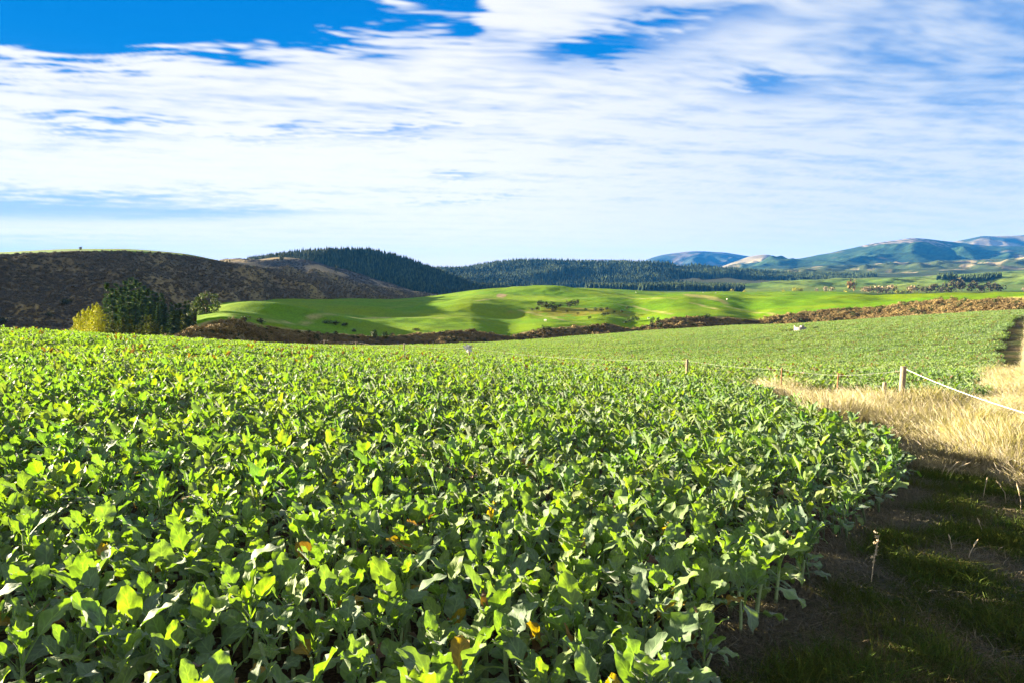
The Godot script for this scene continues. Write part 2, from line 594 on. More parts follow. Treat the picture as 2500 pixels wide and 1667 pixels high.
func kind_leaf(kind: int, r: RandomNumberGenerator, ns: int, nt: int, col: Color) -> Geo:
	match kind:
		0: return leaf_geo(r.randf_range(0.11, 0.17), r.randf_range(0.032, 0.055), r.randf_range(1.15, 1.48), r.randf_range(0.0, 0.5), r.randf_range(0.3, 0.7), r.randf_range(0.6, 1.2), r.randi(), ns, nt, col)
		1: return leaf_geo(r.randf_range(0.14, 0.22), r.randf_range(0.045, 0.078), r.randf_range(0.95, 1.35), r.randf_range(0.0, 0.9), r.randf_range(0.1, 0.5), r.randf_range(0.5, 1.2), r.randi(), ns, nt, col)
	return leaf_geo(r.randf_range(0.14, 0.21), r.randf_range(0.05, 0.085), r.randf_range(0.5, 1.1), r.randf_range(1.0, 2.3), r.randf_range(-0.3, 0.4), r.randf_range(0.5, 1.3), r.randi(), ns, nt, col)

func plant_geo(seed_: int, ns: int, nt: int, most: int, sides: int) -> Geo:
	var r := RandomNumberGenerator.new()
	r.seed = seed_
	var h := r.randf_range(0.17, 0.33)
	var g := Geo.new()
	g.add(stem_geo(h, 0.010, 0.05, seed_, Color(0.28, 0.38, 0.18), sides), Transform3D())
	var list := plant_leaves(r, h)
	for k in mini(most, list.size()):
		var q: Array = list[k]
		var l := kind_leaf(q[2], r, ns, nt, leaf_tint(r, q[4]))
		g.add(l, turned(Vector3(0, q[0], 0), q[1], Vector3.ONE * q[3]))
	return g

# ------------------------------------------------------------------ grass, scrub, trees
func tuft_geo(seed_: int, blades: int, h: float, spread: float, lean: float, w: float, c0: Color, c1: Color, heads := false) -> Geo:
	var r := RandomNumberGenerator.new()
	r.seed = seed_
	var g := Geo.new()
	for k in blades:
		var a := r.randf() * TAU
		var b := r.randf() * TAU
		var o := Vector3(cos(a), 0, sin(a)) * spread * sqrt(r.randf())
		var hh := h * r.randf_range(0.5, 1.1)
		var ln := lean * r.randf_range(0.3, 1.3) * hh
		var d := Vector3(cos(b), 0, sin(b))
		var sd := Vector3(-d.z, 0, d.x).rotated(Vector3.UP, r.randf_range(-1.2, 1.2)) * w * r.randf_range(0.6, 1.2)
		var c := c0.lerp(c1, r.randf()) * r.randf_range(0.75, 1.2)
		c.a = 1.0
		var p1 := o + d * ln * 0.3 + Vector3.UP * hh * 0.55
		var p2 := o + d * ln + Vector3.UP * hh * (1.0 - 0.25 * lean)
		var n := d.cross(sd).normalized()
		n = sd.cross(Vector3.UP).normalized()
		var q := g.vert(o - sd - Vector3.UP * 0.02, n, c); g.vert(o + sd - Vector3.UP * 0.02, n, c)
		g.vert(p1 - sd * 0.8, n, c); g.vert(p1 + sd * 0.8, n, c); g.vert(p2, n, c)
		g.quad(q, q + 2, q + 3, q + 1)
		g.tri(q + 2, q + 4, q + 3)
		if heads and r.randf() < 0.6:
			var up := (p2 - p1).normalized()
			var hd := sd.normalized() * w * 1.7
			var z := g.vert(p2 - up * 0.02, n, c); g.vert(p2 + up * 0.05 + hd, n, c); g.vert(p2 + up * 0.13, n, c); g.vert(p2 + up * 0.05 - hd, n, c)
			g.quad(z, z + 1, z + 2, z + 3)
	return g

# small leaf faces spread through ellipsoid clumps: [centre, radii]
func leafy(g: Geo, r: RandomNumberGenerator, clumps: Array, per: int, size: float, c0: Color, c1: Color, shell := 0.55) -> void:
	for cl in clumps:
		var tone := r.randf_range(0.8, 1.2)
		for k in per:
			var d := Vector3(r.randfn(), r.randfn(), r.randfn()).normalized()
			var rad: float = pow(r.randf(), 0.4) * (1.0 - shell) + shell
			if r.randf() < 0.25: rad *= r.randf()
			rad *= 1.0 + 0.22 * nz.get_noise_3d(d.x * 60.0 + cl[0].x * 9.0, d.y * 60.0 + cl[0].y * 9.0, d.z * 60.0)
			var p: Vector3 = cl[0] + d * rad * cl[1]
			var nn := (d + Vector3(r.randfn(), r.randfn(), r.randfn()) * 0.55).normalized()
			var a := nn.cross(Vector3(r.randfn(), r.randfn(), r.randfn())).normalized() * size * r.randf_range(0.6, 1.3)
			var b := nn.cross(a) * r.randf_range(0.5, 1.0)
			var c := c0.lerp(c1, r.randf()) * tone
			c.a = 1.0
			g.flat3(p - a - b * 0.6, p + a - b * 0.5, p + b, c)

func conifer_crown(seed_: int, h: float, rad: float, low: float, c0: Color, c1: Color, whorls := 20, per := 9, spray := 5, droop := 0.25) -> Geo:
	var r := RandomNumberGenerator.new()
	r.seed = seed_
	var g := Geo.new()
	for k in whorls:
		var t := float(k) / (whorls - 1)
		var y := lerpf(low, h * 0.985, pow(t, 0.92))
		var R := rad * pow(1.0 - t, 0.88) * r.randf_range(0.82, 1.12) + rad * 0.04
		var a0 := r.randf() * TAU
		for b in per:
			y += r.randf_range(-0.6, 0.6) * h / whorls
			y = minf(y, h * 0.985)
			var a := a0 + TAU * b / per + r.randf_range(-0.3, 0.3)
			var len := R * r.randf_range(0.65, 1.15)
			var dir := Vector3(cos(a), 0, sin(a))
			var sd := Vector3(-dir.z, 0, dir.x)
			var rise := lerpf(-droop, 0.45, t)
			for s in spray:
				var q := (s + r.randf()) / spray
				var base := dir * len * q * 0.9 + Vector3.UP * (y + len * (rise * q - 0.12 * q * q))
				var sz := h / whorls * r.randf_range(0.9, 1.7) * (1.15 - 0.5 * q) * (1.0 - 0.35 * t)
				var out := (dir * 1.0 + sd * r.randf_range(-0.9, 0.9) + Vector3.UP * r.randf_range(-0.25, 0.35)).normalized()
				var wd := out.cross(Vector3.UP).normalized().rotated(out, r.randf_range(-0.7, 0.7)) * sz * 0.40
				var c := c0.lerp(c1, r.randf()) * r.randf_range(0.75, 1.25)
				c.a = 1.0
				g.flat3(base - wd, base + wd, base + out * sz, c)
				g.flat3(base - wd * 0.7 + Vector3.UP * sz * 0.2, base + wd * 0.7 - Vector3.UP * sz * 0.25, base + out * sz * 0.8 - Vector3.UP * sz * 0.3, c)
	return g

func trunk_geo(h: float, r0: float, seed_: int, limbs := []) -> Geo:
	var r := RandomNumberGenerator.new()
	r.seed = seed_
	var g := Geo.new()
	var pts := []
	var rad := []
	for k in 6:
		var t := k / 5.0
		pts.append(Vector3(r.randf_range(-0.02, 0.02) * h * t, h * t - 0.4 * (1.0 - t), r.randf_range(-0.02, 0.02) * h * t))
		rad.append(r0 * lerpf(1.15, 0.12, t))
	g.tube(pts, rad, 7)
	for l in limbs:
		g.tube([l[0], (l[0] + l[1]) * 0.5 + Vector3.UP * 0.2, l[1]], [l[2], l[2] * 0.7, l[2] * 0.25], 5)
	return g

func far_conifer(seed_: int) -> Geo:      # unit height
	var r := RandomNumberGenerator.new()
	r.seed = seed_
	var g := Geo.new()
	g.tube([Vector3(0, -0.05, 0), Vector3(0, 0.3, 0)], [0.018, 0.015], 4, Color(0.5, 0.4, 0.35), false)
	for k in 6:
		var t := k / 6.0
		var y0 := 0.08 + 0.78 * t
		var rr := 0.21 * pow(1.0 - t, 0.85) * r.randf_range(0.85, 1.15)
		var top := Vector3(r.randf_range(-0.01, 0.01), minf(1.0, y0 + 0.30), 0)
		for s in 7:
			var a := TAU * s / 7 + k * 1.3
			var b := a + TAU / 7 * r.randf_range(0.7, 1.05)
			var q := r.randf_range(0.7, 1.2)
			var c := Color.WHITE * r.randf_range(0.7, 1.25)
			c.a = 1.0
			g.flat3(Vector3(cos(a) * rr * q, y0 - r.randf() * 0.05, sin(a) * rr * q), top, Vector3(cos(b) * rr, y0 + r.randf_range(-0.04, 0.03), sin(b) * rr), c)
	return g

func far_bush(seed_: int, flat := 0.8) -> Geo:      # unit height, for trees and scrub a few pixels tall
	var r := RandomNumberGenerator.new()
	r.seed = seed_
	var g := Geo.new()
	var cl := []
	for k in 4:
		cl.append([Vector3(r.randf_range(-0.22, 0.22), r.randf_range(0.3, 0.62), r.randf_range(-0.22, 0.22)), Vector3(0.3, 0.32 * flat, 0.3) * r.randf_range(0.8, 1.2)])
	leafy(g, r, cl, 34, 0.085, Color(0.75, 0.75, 0.75), Color(1.2, 1.2, 1.2))
	return g

# ================================================================== scene
func _ready() -> void:
	rng.seed = 20
	nz.seed = 5; nz.frequency = 0.01; nz.fractal_octaves = 4
	nz2.seed = 9; nz2.frequency = 0.01; nz2.fractal_octaves = 3
	ridge.seed = 3; ridge.frequency = 0.01; ridge.fractal_type = FastNoiseLite.FRACTAL_RIDGED; ridge.fractal_octaves = 3
	camera_and_light()
	terrain()
	near_ground()
	tree_clump()
	hill_trees()
	far_woods()
	pasture_things()
	sheep()
	fences()
	crop()
	track_grass()

func camera_and_light() -> void:
	var cam := Camera3D.new()
	cam.name = "camera"
	cam.position = CAM
	cam.rotation.x = -pitch
	cam.fov = rad_to_deg(2.0 * atan(CY / F))
	cam.near = 0.05
	cam.far = 30000.0
	add_child(cam)
	cam.current = true
	var env := Environment.new()
	env.background_mode = Environment.BG_SKY
	var sky := Sky.new()
	var pan := PanoramaSkyMaterial.new()
	pan.panorama = make_sky()
	pan.energy_multiplier = 1.34 / EXPOSURE
	sky.sky_material = pan
	env.sky = sky
	env.tonemap_mode = Environment.TONE_MAPPER_LINEAR
	env.tonemap_exposure = EXPOSURE
	env.fog_enabled = true
	env.fog_density = 0.000033
	env.fog_light_color = lin(0.02, 0.28, 0.95)
	env.sdfgi_enabled = true
	env.ssao_enabled = true
	env.ssil_enabled = true
	var we := WorldEnvironment.new()
	we.name = "world_environment"
	we.environment = env
	add_child(we)
	var sun := DirectionalLight3D.new()
	sun.name = "sun"
	sun.light_energy = 1.5
	sun.light_color = Color(1.0, 0.93, 0.80)
	sun.light_angular_distance = 0.5
	sun.shadow_enabled = true
	add_child(sun)
	var a := deg_to_rad(SUN_AZ)
	var e := deg_to_rad(SUN_EL)
	var to := Vector3(sin(a) * cos(e), sin(e), -cos(a) * cos(e))
	sun.look_at_from_position(to * 50.0, Vector3.ZERO, Vector3.UP)

# ------------------------------------------------------------------ the land beyond the fields
var HILL: Dictionary
var SHOULDER: Dictionary
var GULLY: Dictionary
var BANK: Dictionary
var PASTURE: Dictionary
var FORESTHILL: Dictionary
var WOODS: Dictionary
var VALLEY: Dictionary
var FOOT: Dictionary
var DOWNS: Dictionary
var MOUNTAIN: Dictionary
var BACKRIDGE: Dictionary
var BLUEHILL: Dictionary
var SPUR: Dictionary
var PEAK: Dictionary

const PCOL := [480.0, 560.0, 640.0, 720.0, 850.0, 950.0, 1060.0, 1150.0, 1240.0, 1330.0, 1400.0, 1480.0, 1550.0, 1640.0, 1750.0, 1830.0, 1900.0, 1960.0, 2050.0, 2150.0, 2250.0, 2400.0, 2560.0]
const PFRONT := [806.0, 790.0, 800.0, 813.0, 820.0, 822.0, 814.0, 811.0, 824.0, 808.0, 803.0, 797.0, 804.0, 779.0, 778.0, 786.0, 774.0, 767.0, 757.0, 752.0, 739.0, 734.0, 730.0]
const PFRONTD := [100.0, 112.0, 128.0, 146.0, 168.0, 182.0, 195.0, 206.0, 218.0, 228.0, 236.0, 246.0, 254.0, 264.0, 272.0, 280.0, 284.0, 284.0, 278.0, 270.0, 255.0, 230.0, 205.0]

func surf(called: String, l: Dictionary, m: Material, paint: Callable, label: String, category: String) -> void:
	var o := part(called, loft_mesh(l, paint), m, self)
	tag(o, label, category, "", "structure")

func mixc(a: Color, b: Color, t: float) -> Color:
	var c := a.lerp(b, clampf(t, 0.0, 1.0))
	c.a = 1.0
	return c

func clearing(p: Vector3) -> bool:
	# open tan field on the lower slope of the wooded hill
	var c := at(1810, 686, 1860)
	return Vector2((p.x - c.x) / 190.0, (p.z - c.z) / 62.0).length() < 1.0 + nz2.get_noise_2d(p.x, p.z) * 0.3

func terrain() -> void:
	var zero := func(_p: Vector3, _k: float, _x: float) -> float: return 0.0
	# ---- colours of ground cover
	var grass := Color(0.115, 0.240, 0.006)
	var grass2 := Color(0.170, 0.250, 0.006)
	var grassD := Color(0.10, 0.18, 0.010)
	var scrub := Color(0.115, 0.102, 0.072)
	var scrubT := Color(0.26, 0.205, 0.095)
	var tan_ := Color(0.36, 0.27, 0.13)
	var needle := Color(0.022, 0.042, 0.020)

	# ---- left hill: steep face turned from the sun, flat green top
	HILL = loft([-500, -250, -100, 0, 150, 300, 450, 560, 680, 800, 900, 980, 1060],
		[[[860, 850, 840, 832, 828, 824, 806, 757, 742, 738, 748, 752, 745], [200, 205, 215, 232, 245, 262, 300, 345, 410, 490, 590, 690, 790]],
		[[735, 730, 722, 720, 712, 706, 706, 696, 698, 706, 720, 730, 735], [216, 224, 238, 256, 272, 294, 340, 390, 462, 548, 650, 740, 830]],
		[[630, 628, 624, 622, 616, 613, 624, 643, 659, 676, 696, 711, 726], [235, 246, 264, 286, 306, 334, 388, 446, 525, 618, 715, 798, 870]],
		[[627, 624, 620, 616, 609, 608, 620, 642, 659, 676, 697, 712, 728], [330, 340, 350, 370, 390, 410, 450, 490, 560, 650, 745, 825, 890]],
		[[690, 690, 690, 690, 690, 690, 690, 700, 710, 720, 730, 735, 740], [560, 560, 560, 570, 590, 610, 640, 680, 720, 800, 880, 940, 980]]],
		200, [26, 26, 14, 8], func(p: Vector3, k: float, _x: float) -> float:
			var m := smoothstep(0.0, 0.4, k) * (1.0 - smoothstep(1.6, 2.0, k))
			# spurs running down the face
			return m * (ridge.get_noise_2d(p.x * 0.9 + p.z * 0.4, p.z * 1.1) * 9.0 + nz.get_noise_2d(p.x * 2.2, p.z * 2.2) * 4.0) + nz2.get_noise_2d(p.x * 14.0, p.z * 14.0) * 0.5 * m)
	var face_m := ground_mat(0.02, 0.05, 0.55, 1.25, 11, 14.0)
	surf("hill", HILL, face_m, func(p: Vector3, n: Vector3, w: float) -> Color:
		if w > 0.70: return mixc(grass, scrub, 0.25 + nz.get_noise_2d(p.x * 3, p.z * 3))
		var t := nz.get_noise_2d(p.x * 2.2, p.z * 2.2) * 1.4 + 0.25
		return mixc(scrub, scrubT, t + nz2.get_noise_2d(p.x * 18, p.z * 18) * 0.6), "steep scrub covered hill face with a thin green top", "hill")

	# ---- gully floor under the tree clump
	GULLY = loft([-600, -250, 0, 150, 300, 450, 560, 700],
		[[[1000, 980, 960, 960, 950, 930, 900, 900], [46, 50, 54, 58, 62, 74, 92, 110]],
		[[880, 866, 856, 848, 842, 838, 830, 826], [120, 120, 125, 130, 135, 140, 150, 165]],
		[[850, 840, 824, 818, 812, 796, 752, 738], [205, 210, 240, 252, 270, 308, 352, 420]]], 90, [20, 30], func(p: Vector3, k: float, _x: float) -> float: return nz.get_noise_2d(p.x * 3, p.z * 3) * 1.6 * smoothstep(0.0, 0.5, k) * (1.0 - smoothstep(1.7, 2.0, k)))
	surf("gully", GULLY, face_m, func(p: Vector3, n: Vector3, w: float) -> Color:
		return mixc(scrub, scrubT, nz.get_noise_2d(p.x * 4, p.z * 4) * 1.3 + 0.3), "scrubby gully floor under the clump of trees", "ground")

	# ---- shoulder behind the hill, toward the forest
	SHOULDER = loft([440, 520, 560, 620, 680, 740, 800, 900, 1000, 1090],
		[[[700, 690, 685, 690, 700, 708, 716, 726, 735, 738], [600, 620, 640, 680, 720, 770, 820, 870, 930, 980]],
		[[655, 650, 650, 652, 652, 655, 664, 690, 715, 728], [760, 780, 800, 830, 860, 890, 920, 960, 1000, 1040]],
		[[645, 639, 637, 635, 629, 634, 650, 680, 708, 726], [960, 970, 980, 990, 1000, 1010, 1020, 1040, 1060, 1080]],
		[[700, 690, 685, 685, 680, 680, 690, 705, 720, 730], [1250, 1250, 1250, 1250, 1250, 1250, 1250, 1250, 1250, 1250]]],
		110, [20, 20, 4], func(p: Vector3, k: float, _x: float) -> float: return (ridge.get_noise_2d(p.x * 0.8, p.z * 0.8) * 5.0 + nz.get_noise_2d(p.x * 1.5, p.z * 1.5) * 3.0) * smoothstep(0.0, 0.5, k) * (1.0 - smoothstep(1.7, 2.0, k)))
	surf("hill", SHOULDER, face_m, func(p: Vector3, n: Vector3, w: float) -> Color:
		return mixc(scrub, tan_, nz.get_noise_2d(p.x * 1.3 + 90, p.z * 1.3) * 1.6 + 0.12), "brown hill shoulder with tan patches before the dark forest hill", "hill")

	# ---- pasture: rolling green ground across the gully
	var mound := func(p: Vector3, c: Vector3, h: float, sx: float, sz: float) -> float:
		var x := (p.x - c.x) / sx
		var z := (p.z - c.z) / sz
		return h * exp(-x * x - z * z)
	var m1 := at(680, 780, 215)
	var m2 := at(900, 770, 290)
	var m3 := at(1180, 745, 380)
	var m4 := at(1330, 712, 560)
	var m5 := at(1130, 760, 330)
	var m6 := at(1700, 740, 420)
	var m7 := at(1420, 770, 330)
	var m8 := at(2050, 740, 400)
	var dip := at(1330, 770, 320)
	var m9 := at(620, 772, 250)
	PASTURE = loft(PCOL, [[PFRONT, PFRONTD],
		[[748, 740, 732, 728, 729, 731, 722, 710, 703, 702, 704, 706, 710, 714, 712, 713, 712, 712, 713, 722, 724, 717, 713], [380, 405, 440, 490, 560, 600, 630, 650, 680, 700, 700, 700, 690, 680, 680, 680, 690, 690, 680, 620, 580, 540, 520]],
		[[770, 768, 765, 760, 745, 735, 735, 725, 722, 722, 722, 722, 726, 730, 728, 728, 728, 728, 728, 735, 738, 732, 730], [620, 640, 670, 700, 760, 800, 840, 850, 880, 900, 900, 900, 890, 880, 880, 880, 890, 890, 880, 820, 780, 740, 720]]],
		640, [150, 10], func(p: Vector3, k: float, _x: float) -> float:
			var m := smoothstep(0.0, 0.06, k) * (1.0 - smoothstep(0.9, 1.0, k) * 0.6)
			var h: float = mound.call(p, m1, 5.5, 24.0, 17.0) + mound.call(p, m9, 2.0, 30.0, 18.0) + mound.call(p, m2, 6.5, 26.0, 20.0) + mound.call(p, m3, 5.0, 40.0, 35.0) + mound.call(p, m4, 7.0, 60.0, 60.0) + mound.call(p, m5, 3.0, 30.0, 25.0) + mound.call(p, m6, 6.0, 70.0, 50.0) + mound.call(p, m7, 4.0, 30.0, 26.0) + mound.call(p, m8, 5.0, 50.0, 50.0) - mound.call(p, dip, 5.0, 34.0, 26.0)
			return m * (h * 0.62 + nz.get_noise_2d(p.x * 0.8, p.z * 0.8) * 1.7 + ridge.get_noise_2d(p.x * 0.9 + 70, p.z * 0.6) * 0.9 + nz2.get_noise_2d(p.x * 5.0, p.z * 5.0) * 0.35))
	var pm := ground_mat(0.03, 0.08, 0.66, 1.12, 21, 12.0)
	var scar1 := at(1225, 742, 470)
	var scar2 := at(1690, 745, 420)
	var scar3 := at(1740, 750, 400)
	var gorse := at(1420, 770, 330)
	var tracks := []
	for line in [[[1268, 758], [1300, 764], [1320, 770], [1350, 774], [1372, 782], [1420, 788]], [[1686, 739], [1712, 745], [1745, 754], [1760, 757]], [[1775, 748], [1800, 754], [1850, 764], [1900, 768]], [[1640, 768], [1600, 760], [1550, 748], [1500, 742]], [[1160, 735], [1250, 733], [1380, 731], [1500, 727], [1650, 730]], [[640, 782], [760, 776], [860, 776], [960, 775], [1080, 777]]]:
		for k in line.size() - 1:
			var a := on_py(PASTURE, line[k][0], line[k][1])
			var b := on_py(PASTURE, line[k + 1][0], line[k + 1][1])
			tracks.append([Vector2(a.x, a.z), Vector2(b.x, b.z)])
	surf("pasture", PASTURE, pm, func(p: Vector3, n: Vector3, w: float) -> Color:
		var t := nz.get_noise_2d(p.x * 1.4 + 33, p.z * 1.4) * 1.2 + 0.4
		var c := mixc(grass, grass2, t)
		c = mixc(c, grassD, nz2.get_noise_2d(p.x * 3.5, p.z * 3.5) * 0.7)
		# worn and rank patches
		var wob := nz2.get_noise_2d(p.x * 12.0, p.z * 12.0)
		var g: float = mound.call(p, gorse, 1.0, 40.0, 26.0) + wob * 0.5
		c = mixc(c, Color(0.25, 0.20, 0.03), smoothstep(0.45, 0.9, g) * 0.75)
		var s1: float = mound.call(p, scar1 + Vector3(0, 0, 0), 1.0, 5.0, 26.0) + wob * 0.35
		c = mixc(c, tan_, smoothstep(0.5, 0.75, s1))
		var s2: float = maxf(mound.call(p, scar2, 1.0, 6.0, 32.0), mound.call(p, scar3, 1.0, 5.0, 36.0)) + wob * 0.3
		c = mixc(c, Color(0.34, 0.30, 0.10), smoothstep(0.45, 0.75, s2) * 0.8)
		if w < 0.035: c = mixc(c, tan_, 0.5 + wob)
		var here := Vector2(p.x, p.z)
		for t2 in tracks:
			var off := here.distance_to(Geometry2D.get_closest_point_to_segment(here, t2[0], t2[1]))
			if off < 2.2: c = mixc(c, Color(0.34, 0.31, 0.11), (1.0 - off / 2.2) * (0.75 + wob))
		c = c * (1.0 + 0.22 * nz.get_noise_2d(p.x * 22.0, p.z * 22.0))
		c.a = 1.0
		return c, "rolling bright green pasture across the gully", "pasture")

	# ---- bank of bracken and tussock falling from the pasture into the gully
	var bx := [340.0, 400.0]
	bx.append_array(PCOL)
	var by := [838.0, 824.0]
	by.append_array(PFRONT)
	var bd := [78.0, 86.0]
	bd.append_array(PFRONTD)
	var ly := []
	var ld := []
	var my := []
	var md := []
	for k in bx.size():
		bd[k] += 1.5
		by[k] -= 1.0
		var drop := 16.0 if k > 4 else 9.0
		var back := 42.0 if k > 4 else 26.0
		ld.append(bd[k] - back)
		ly.append(by[k] + drop / (bd[k] - back) * F)
		md.append(bd[k] - back * 0.42)
		my.append(by[k] + drop * 0.32 / (bd[k] - back * 0.42) * F + 4.0)
	BANK = loft(bx, [[ly, ld], [my, md], [by, bd]], 420, [10, 16], func(p: Vector3, k: float, _x: float) -> float:
		return (nz.get_noise_2d(p.x * 4.0, p.z * 4.0) * 2.6 + ridge.get_noise_2d(p.x * 5.0, p.z * 2.0) * 1.4) * smoothstep(0.0, 0.5, k) * (1.0 - smoothstep(1.2, 2.0, k) * 0.85))
	surf("bank", BANK, face_m, func(p: Vector3, n: Vector3, w: float) -> Color:
		return mixc(scrub, scrubT, nz.get_noise_2d(p.x * 4, p.z * 4) * 1.3 + 0.5), "rough brown bank between the crop field and the pasture", "bank")

	# ---- dark forest hill
	FORESTHILL = loft([600, 690, 760, 800, 850, 900, 950, 1000, 1050, 1090, 1160, 1260],
		[[[700, 690, 690, 700, 712, 720, 722, 724, 726, 728, 730, 732], [930, 935, 940, 950, 960, 980, 1000, 1030, 1060, 1100, 1160, 1250]],
		[[645, 630, 622, 618, 617, 620, 631, 643, 662, 678, 700, 716], [1090, 1090, 1090, 1090, 1100, 1115, 1130, 1150, 1180, 1220, 1270, 1340]],
		[[700, 690, 690, 690, 690, 690, 700, 700, 710, 715, 720, 725], [1400, 1400, 1400, 1400, 1400, 1400, 1400, 1400, 1400, 1420, 1440, 1480]]],
		80, [20, 5], func(p: Vector3, k: float, _x: float) -> float: return nz.get_noise_2d(p.x * 0.8, p.z * 0.8) * 6.0 * smoothstep(0.0, 0.4, k))
	var forest_m := ground_mat(0.03, 0.03, 0.6, 1.2, 31)
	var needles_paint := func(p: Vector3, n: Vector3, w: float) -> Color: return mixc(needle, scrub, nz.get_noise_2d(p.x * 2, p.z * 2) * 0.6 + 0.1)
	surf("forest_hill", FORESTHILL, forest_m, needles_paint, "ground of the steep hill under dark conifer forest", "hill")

	# ---- long wooded hill in the middle distance
	WOODS = loft([980, 1060, 1120, 1180, 1240, 1300, 1380, 1450, 1540, 1620, 1700, 1780, 1860, 1940, 2040, 2140],
		[[[716, 714, 712, 710, 709, 709, 709, 709, 709, 708, 706, 703, 700, 697, 694, 692], [1650, 1650, 1660, 1680, 1700, 1700, 1700, 1720, 1740, 1760, 1780, 1800, 1820, 1840, 1860, 1900]],
		[[690, 684, 680, 675, 672, 670, 670, 671, 670, 672, 675, 678, 680, 682, 684, 684], [1860, 1860, 1880, 1890, 1900, 1910, 1910, 1920, 1930, 1940, 1950, 1960, 1970, 1980, 1990, 2000]],
		[[676, 663, 661, 653, 644, 639, 642, 647, 645, 647, 653, 663, 669, 674, 679, 682], [2100, 2100, 2110, 2130, 2140, 2150, 2150, 2150, 2160, 2170, 2180, 2180, 2180, 2190, 2200, 2200]],
		[[700, 698, 696, 696, 695, 695, 695, 695, 695, 695, 695, 695, 692, 690, 690, 690], [2700, 2700, 2700, 2700, 2700, 2700, 2700, 2700, 2700, 2700, 2700, 2700, 2700, 2700, 2700, 2700]]],
		150, [16, 18, 4], func(p: Vector3, k: float, _x: float) -> float: return (ridge.get_noise_2d(p.x * 0.28, p.z * 0.20) * 13.0 - 3.0 + nz.get_noise_2d(p.x * 0.5, p.z * 0.5) * 6.0) * smoothstep(0.0, 0.8, k) * (1.0 - smoothstep(1.5, 2.0, k) * 0.75))
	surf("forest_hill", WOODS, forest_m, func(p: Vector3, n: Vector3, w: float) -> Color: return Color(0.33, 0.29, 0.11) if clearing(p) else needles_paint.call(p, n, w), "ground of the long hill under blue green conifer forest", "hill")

	# ---- valley floor: one sheet reaching past the mountains
	VALLEY = loft([-1400, -900, -300, 200, 900, 1300, 1600, 1900, 2200, 2600, 3300, 3900],
		[[[860, 840, 800, 770, 750, 740, 738, 736, 738, 738, 760, 760], [520, 520, 560, 640, 720, 760, 780, 780, 700, 620, 600, 600]],
		[[720, 715, 714, 712, 711, 711, 712, 712, 708, 706, 705, 705], [1500, 1500, 1500, 1500, 1400, 1300, 1250, 1200, 1150, 1150, 1200, 1300]],
		[[690, 690, 690, 690, 690, 690, 689, 688, 688, 688, 690, 690], [3200, 3200, 3200, 3200, 3200, 3200, 3200, 3200, 3200, 3200, 3200, 3200]],
		[[676, 676, 676, 676, 676, 676, 676, 676, 676, 676, 676, 676], [10500, 10500, 10500, 10500, 10500, 10500, 10500, 10500, 10500, 10500, 10500, 10500]]],
		240, [20, 24, 12], func(p: Vector3, k: float, _x: float) -> float: return nz.get_noise_2d(p.x * 0.25, p.z * 0.25) * 6.0 * smoothstep(0.3, 1.0, k))
	var far_m := ground_mat(0.02, 0.012, 0.75, 1.15, 41)
	surf("ground", VALLEY, far_m, func(p: Vector3, n: Vector3, w: float) -> Color:
		var t := nz.get_noise_2d(p.x * 0.4, p.z * 0.4)
		return mixc(mixc(Color(0.10, 0.155, 0.03), Color(0.30, 0.25, 0.11), t * 2.0), needle * 2.0, nz2.get_noise_2d(p.x * 0.5 + 50, p.z * 0.5) * 1.6), "patchwork valley floor reaching to the mountains", "ground")

	# ---- pale green downs at right
	FOOT = loft([1820, 1950, 2050, 2150, 2250, 2350, 2450, 2600, 2900],
		[[[718, 716, 716, 718, 718, 716, 714, 712, 712], [850, 850, 850, 850, 850, 850, 850, 850, 850]],
		[[700, 698, 697, 698, 695, 692, 690, 688, 688], [1150, 1150, 1150, 1150, 1150, 1150, 1150, 1150, 1150]],
		[[694, 688, 681, 679, 677, 669, 664, 660, 660], [1700, 1700, 1700, 1700, 1700, 1700, 1700, 1700, 1700]],
		[[700, 700, 700, 698, 696, 690, 690, 690, 690], [2300, 2300, 2300, 2300, 2300, 2300, 2300, 2300, 2300]]],
		120, [16, 24, 4], func(p: Vector3, k: float, _x: float) -> float: return (nz.get_noise_2d(p.x * 0.5, p.z * 0.5) * 9.0 + ridge.get_noise_2d(p.x * 0.5, p.z * 0.5) * 5.0) * smoothstep(0.3, 1.0, k) * (1.0 - smoothstep(1.6, 2.0, k) * 0.7))
	surf("pasture", FOOT, far_m, func(p: Vector3, n: Vector3, w: float) -> Color:
		return mixc(Color(0.095, 0.165, 0.035), Color(0.15, 0.19, 0.04), nz.get_noise_2d(p.x * 0.6, p.z * 0.6) + 0.4), "smooth pale green slopes below the mountains", "pasture")

	# ---- scrubby foothills with tan clearings
	DOWNS = loft([1700, 1850, 1950, 2050, 2150, 2250, 2350, 2450, 2600, 2900],
		[[[692, 692, 690, 688, 686, 686, 684, 682, 680, 680], [1900, 1900, 1900, 1900, 1900, 1900, 1900, 1900, 1900, 1900]],
		[[676, 674, 670, 664, 658, 654, 650, 644, 640, 640], [2700, 2700, 2700, 2700, 2700, 2700, 2700, 2700, 2700, 2700]],
		[[668, 664, 660, 653, 648, 645, 640, 636, 634, 634], [3300, 3300, 3300, 3300, 3300, 3300, 3300, 3300, 3300, 3300]],
		[[690, 690, 690, 690, 690, 690, 690, 690, 690, 690], [3900, 3900, 3900, 3900, 3900, 3900, 3900, 3900, 3900, 3900]]],
		150, [22, 22, 4], func(p: Vector3, k: float, _x: float) -> float: return (ridge.get_noise_2d(p.x * 0.22, p.z * 0.22) * 22.0 + nz.get_noise_2d(p.x * 0.3, p.z * 0.3) * 14.0) * smoothstep(0.2, 0.8, k) * (1.0 - smoothstep(1.6, 2.0, k) * 0.6))
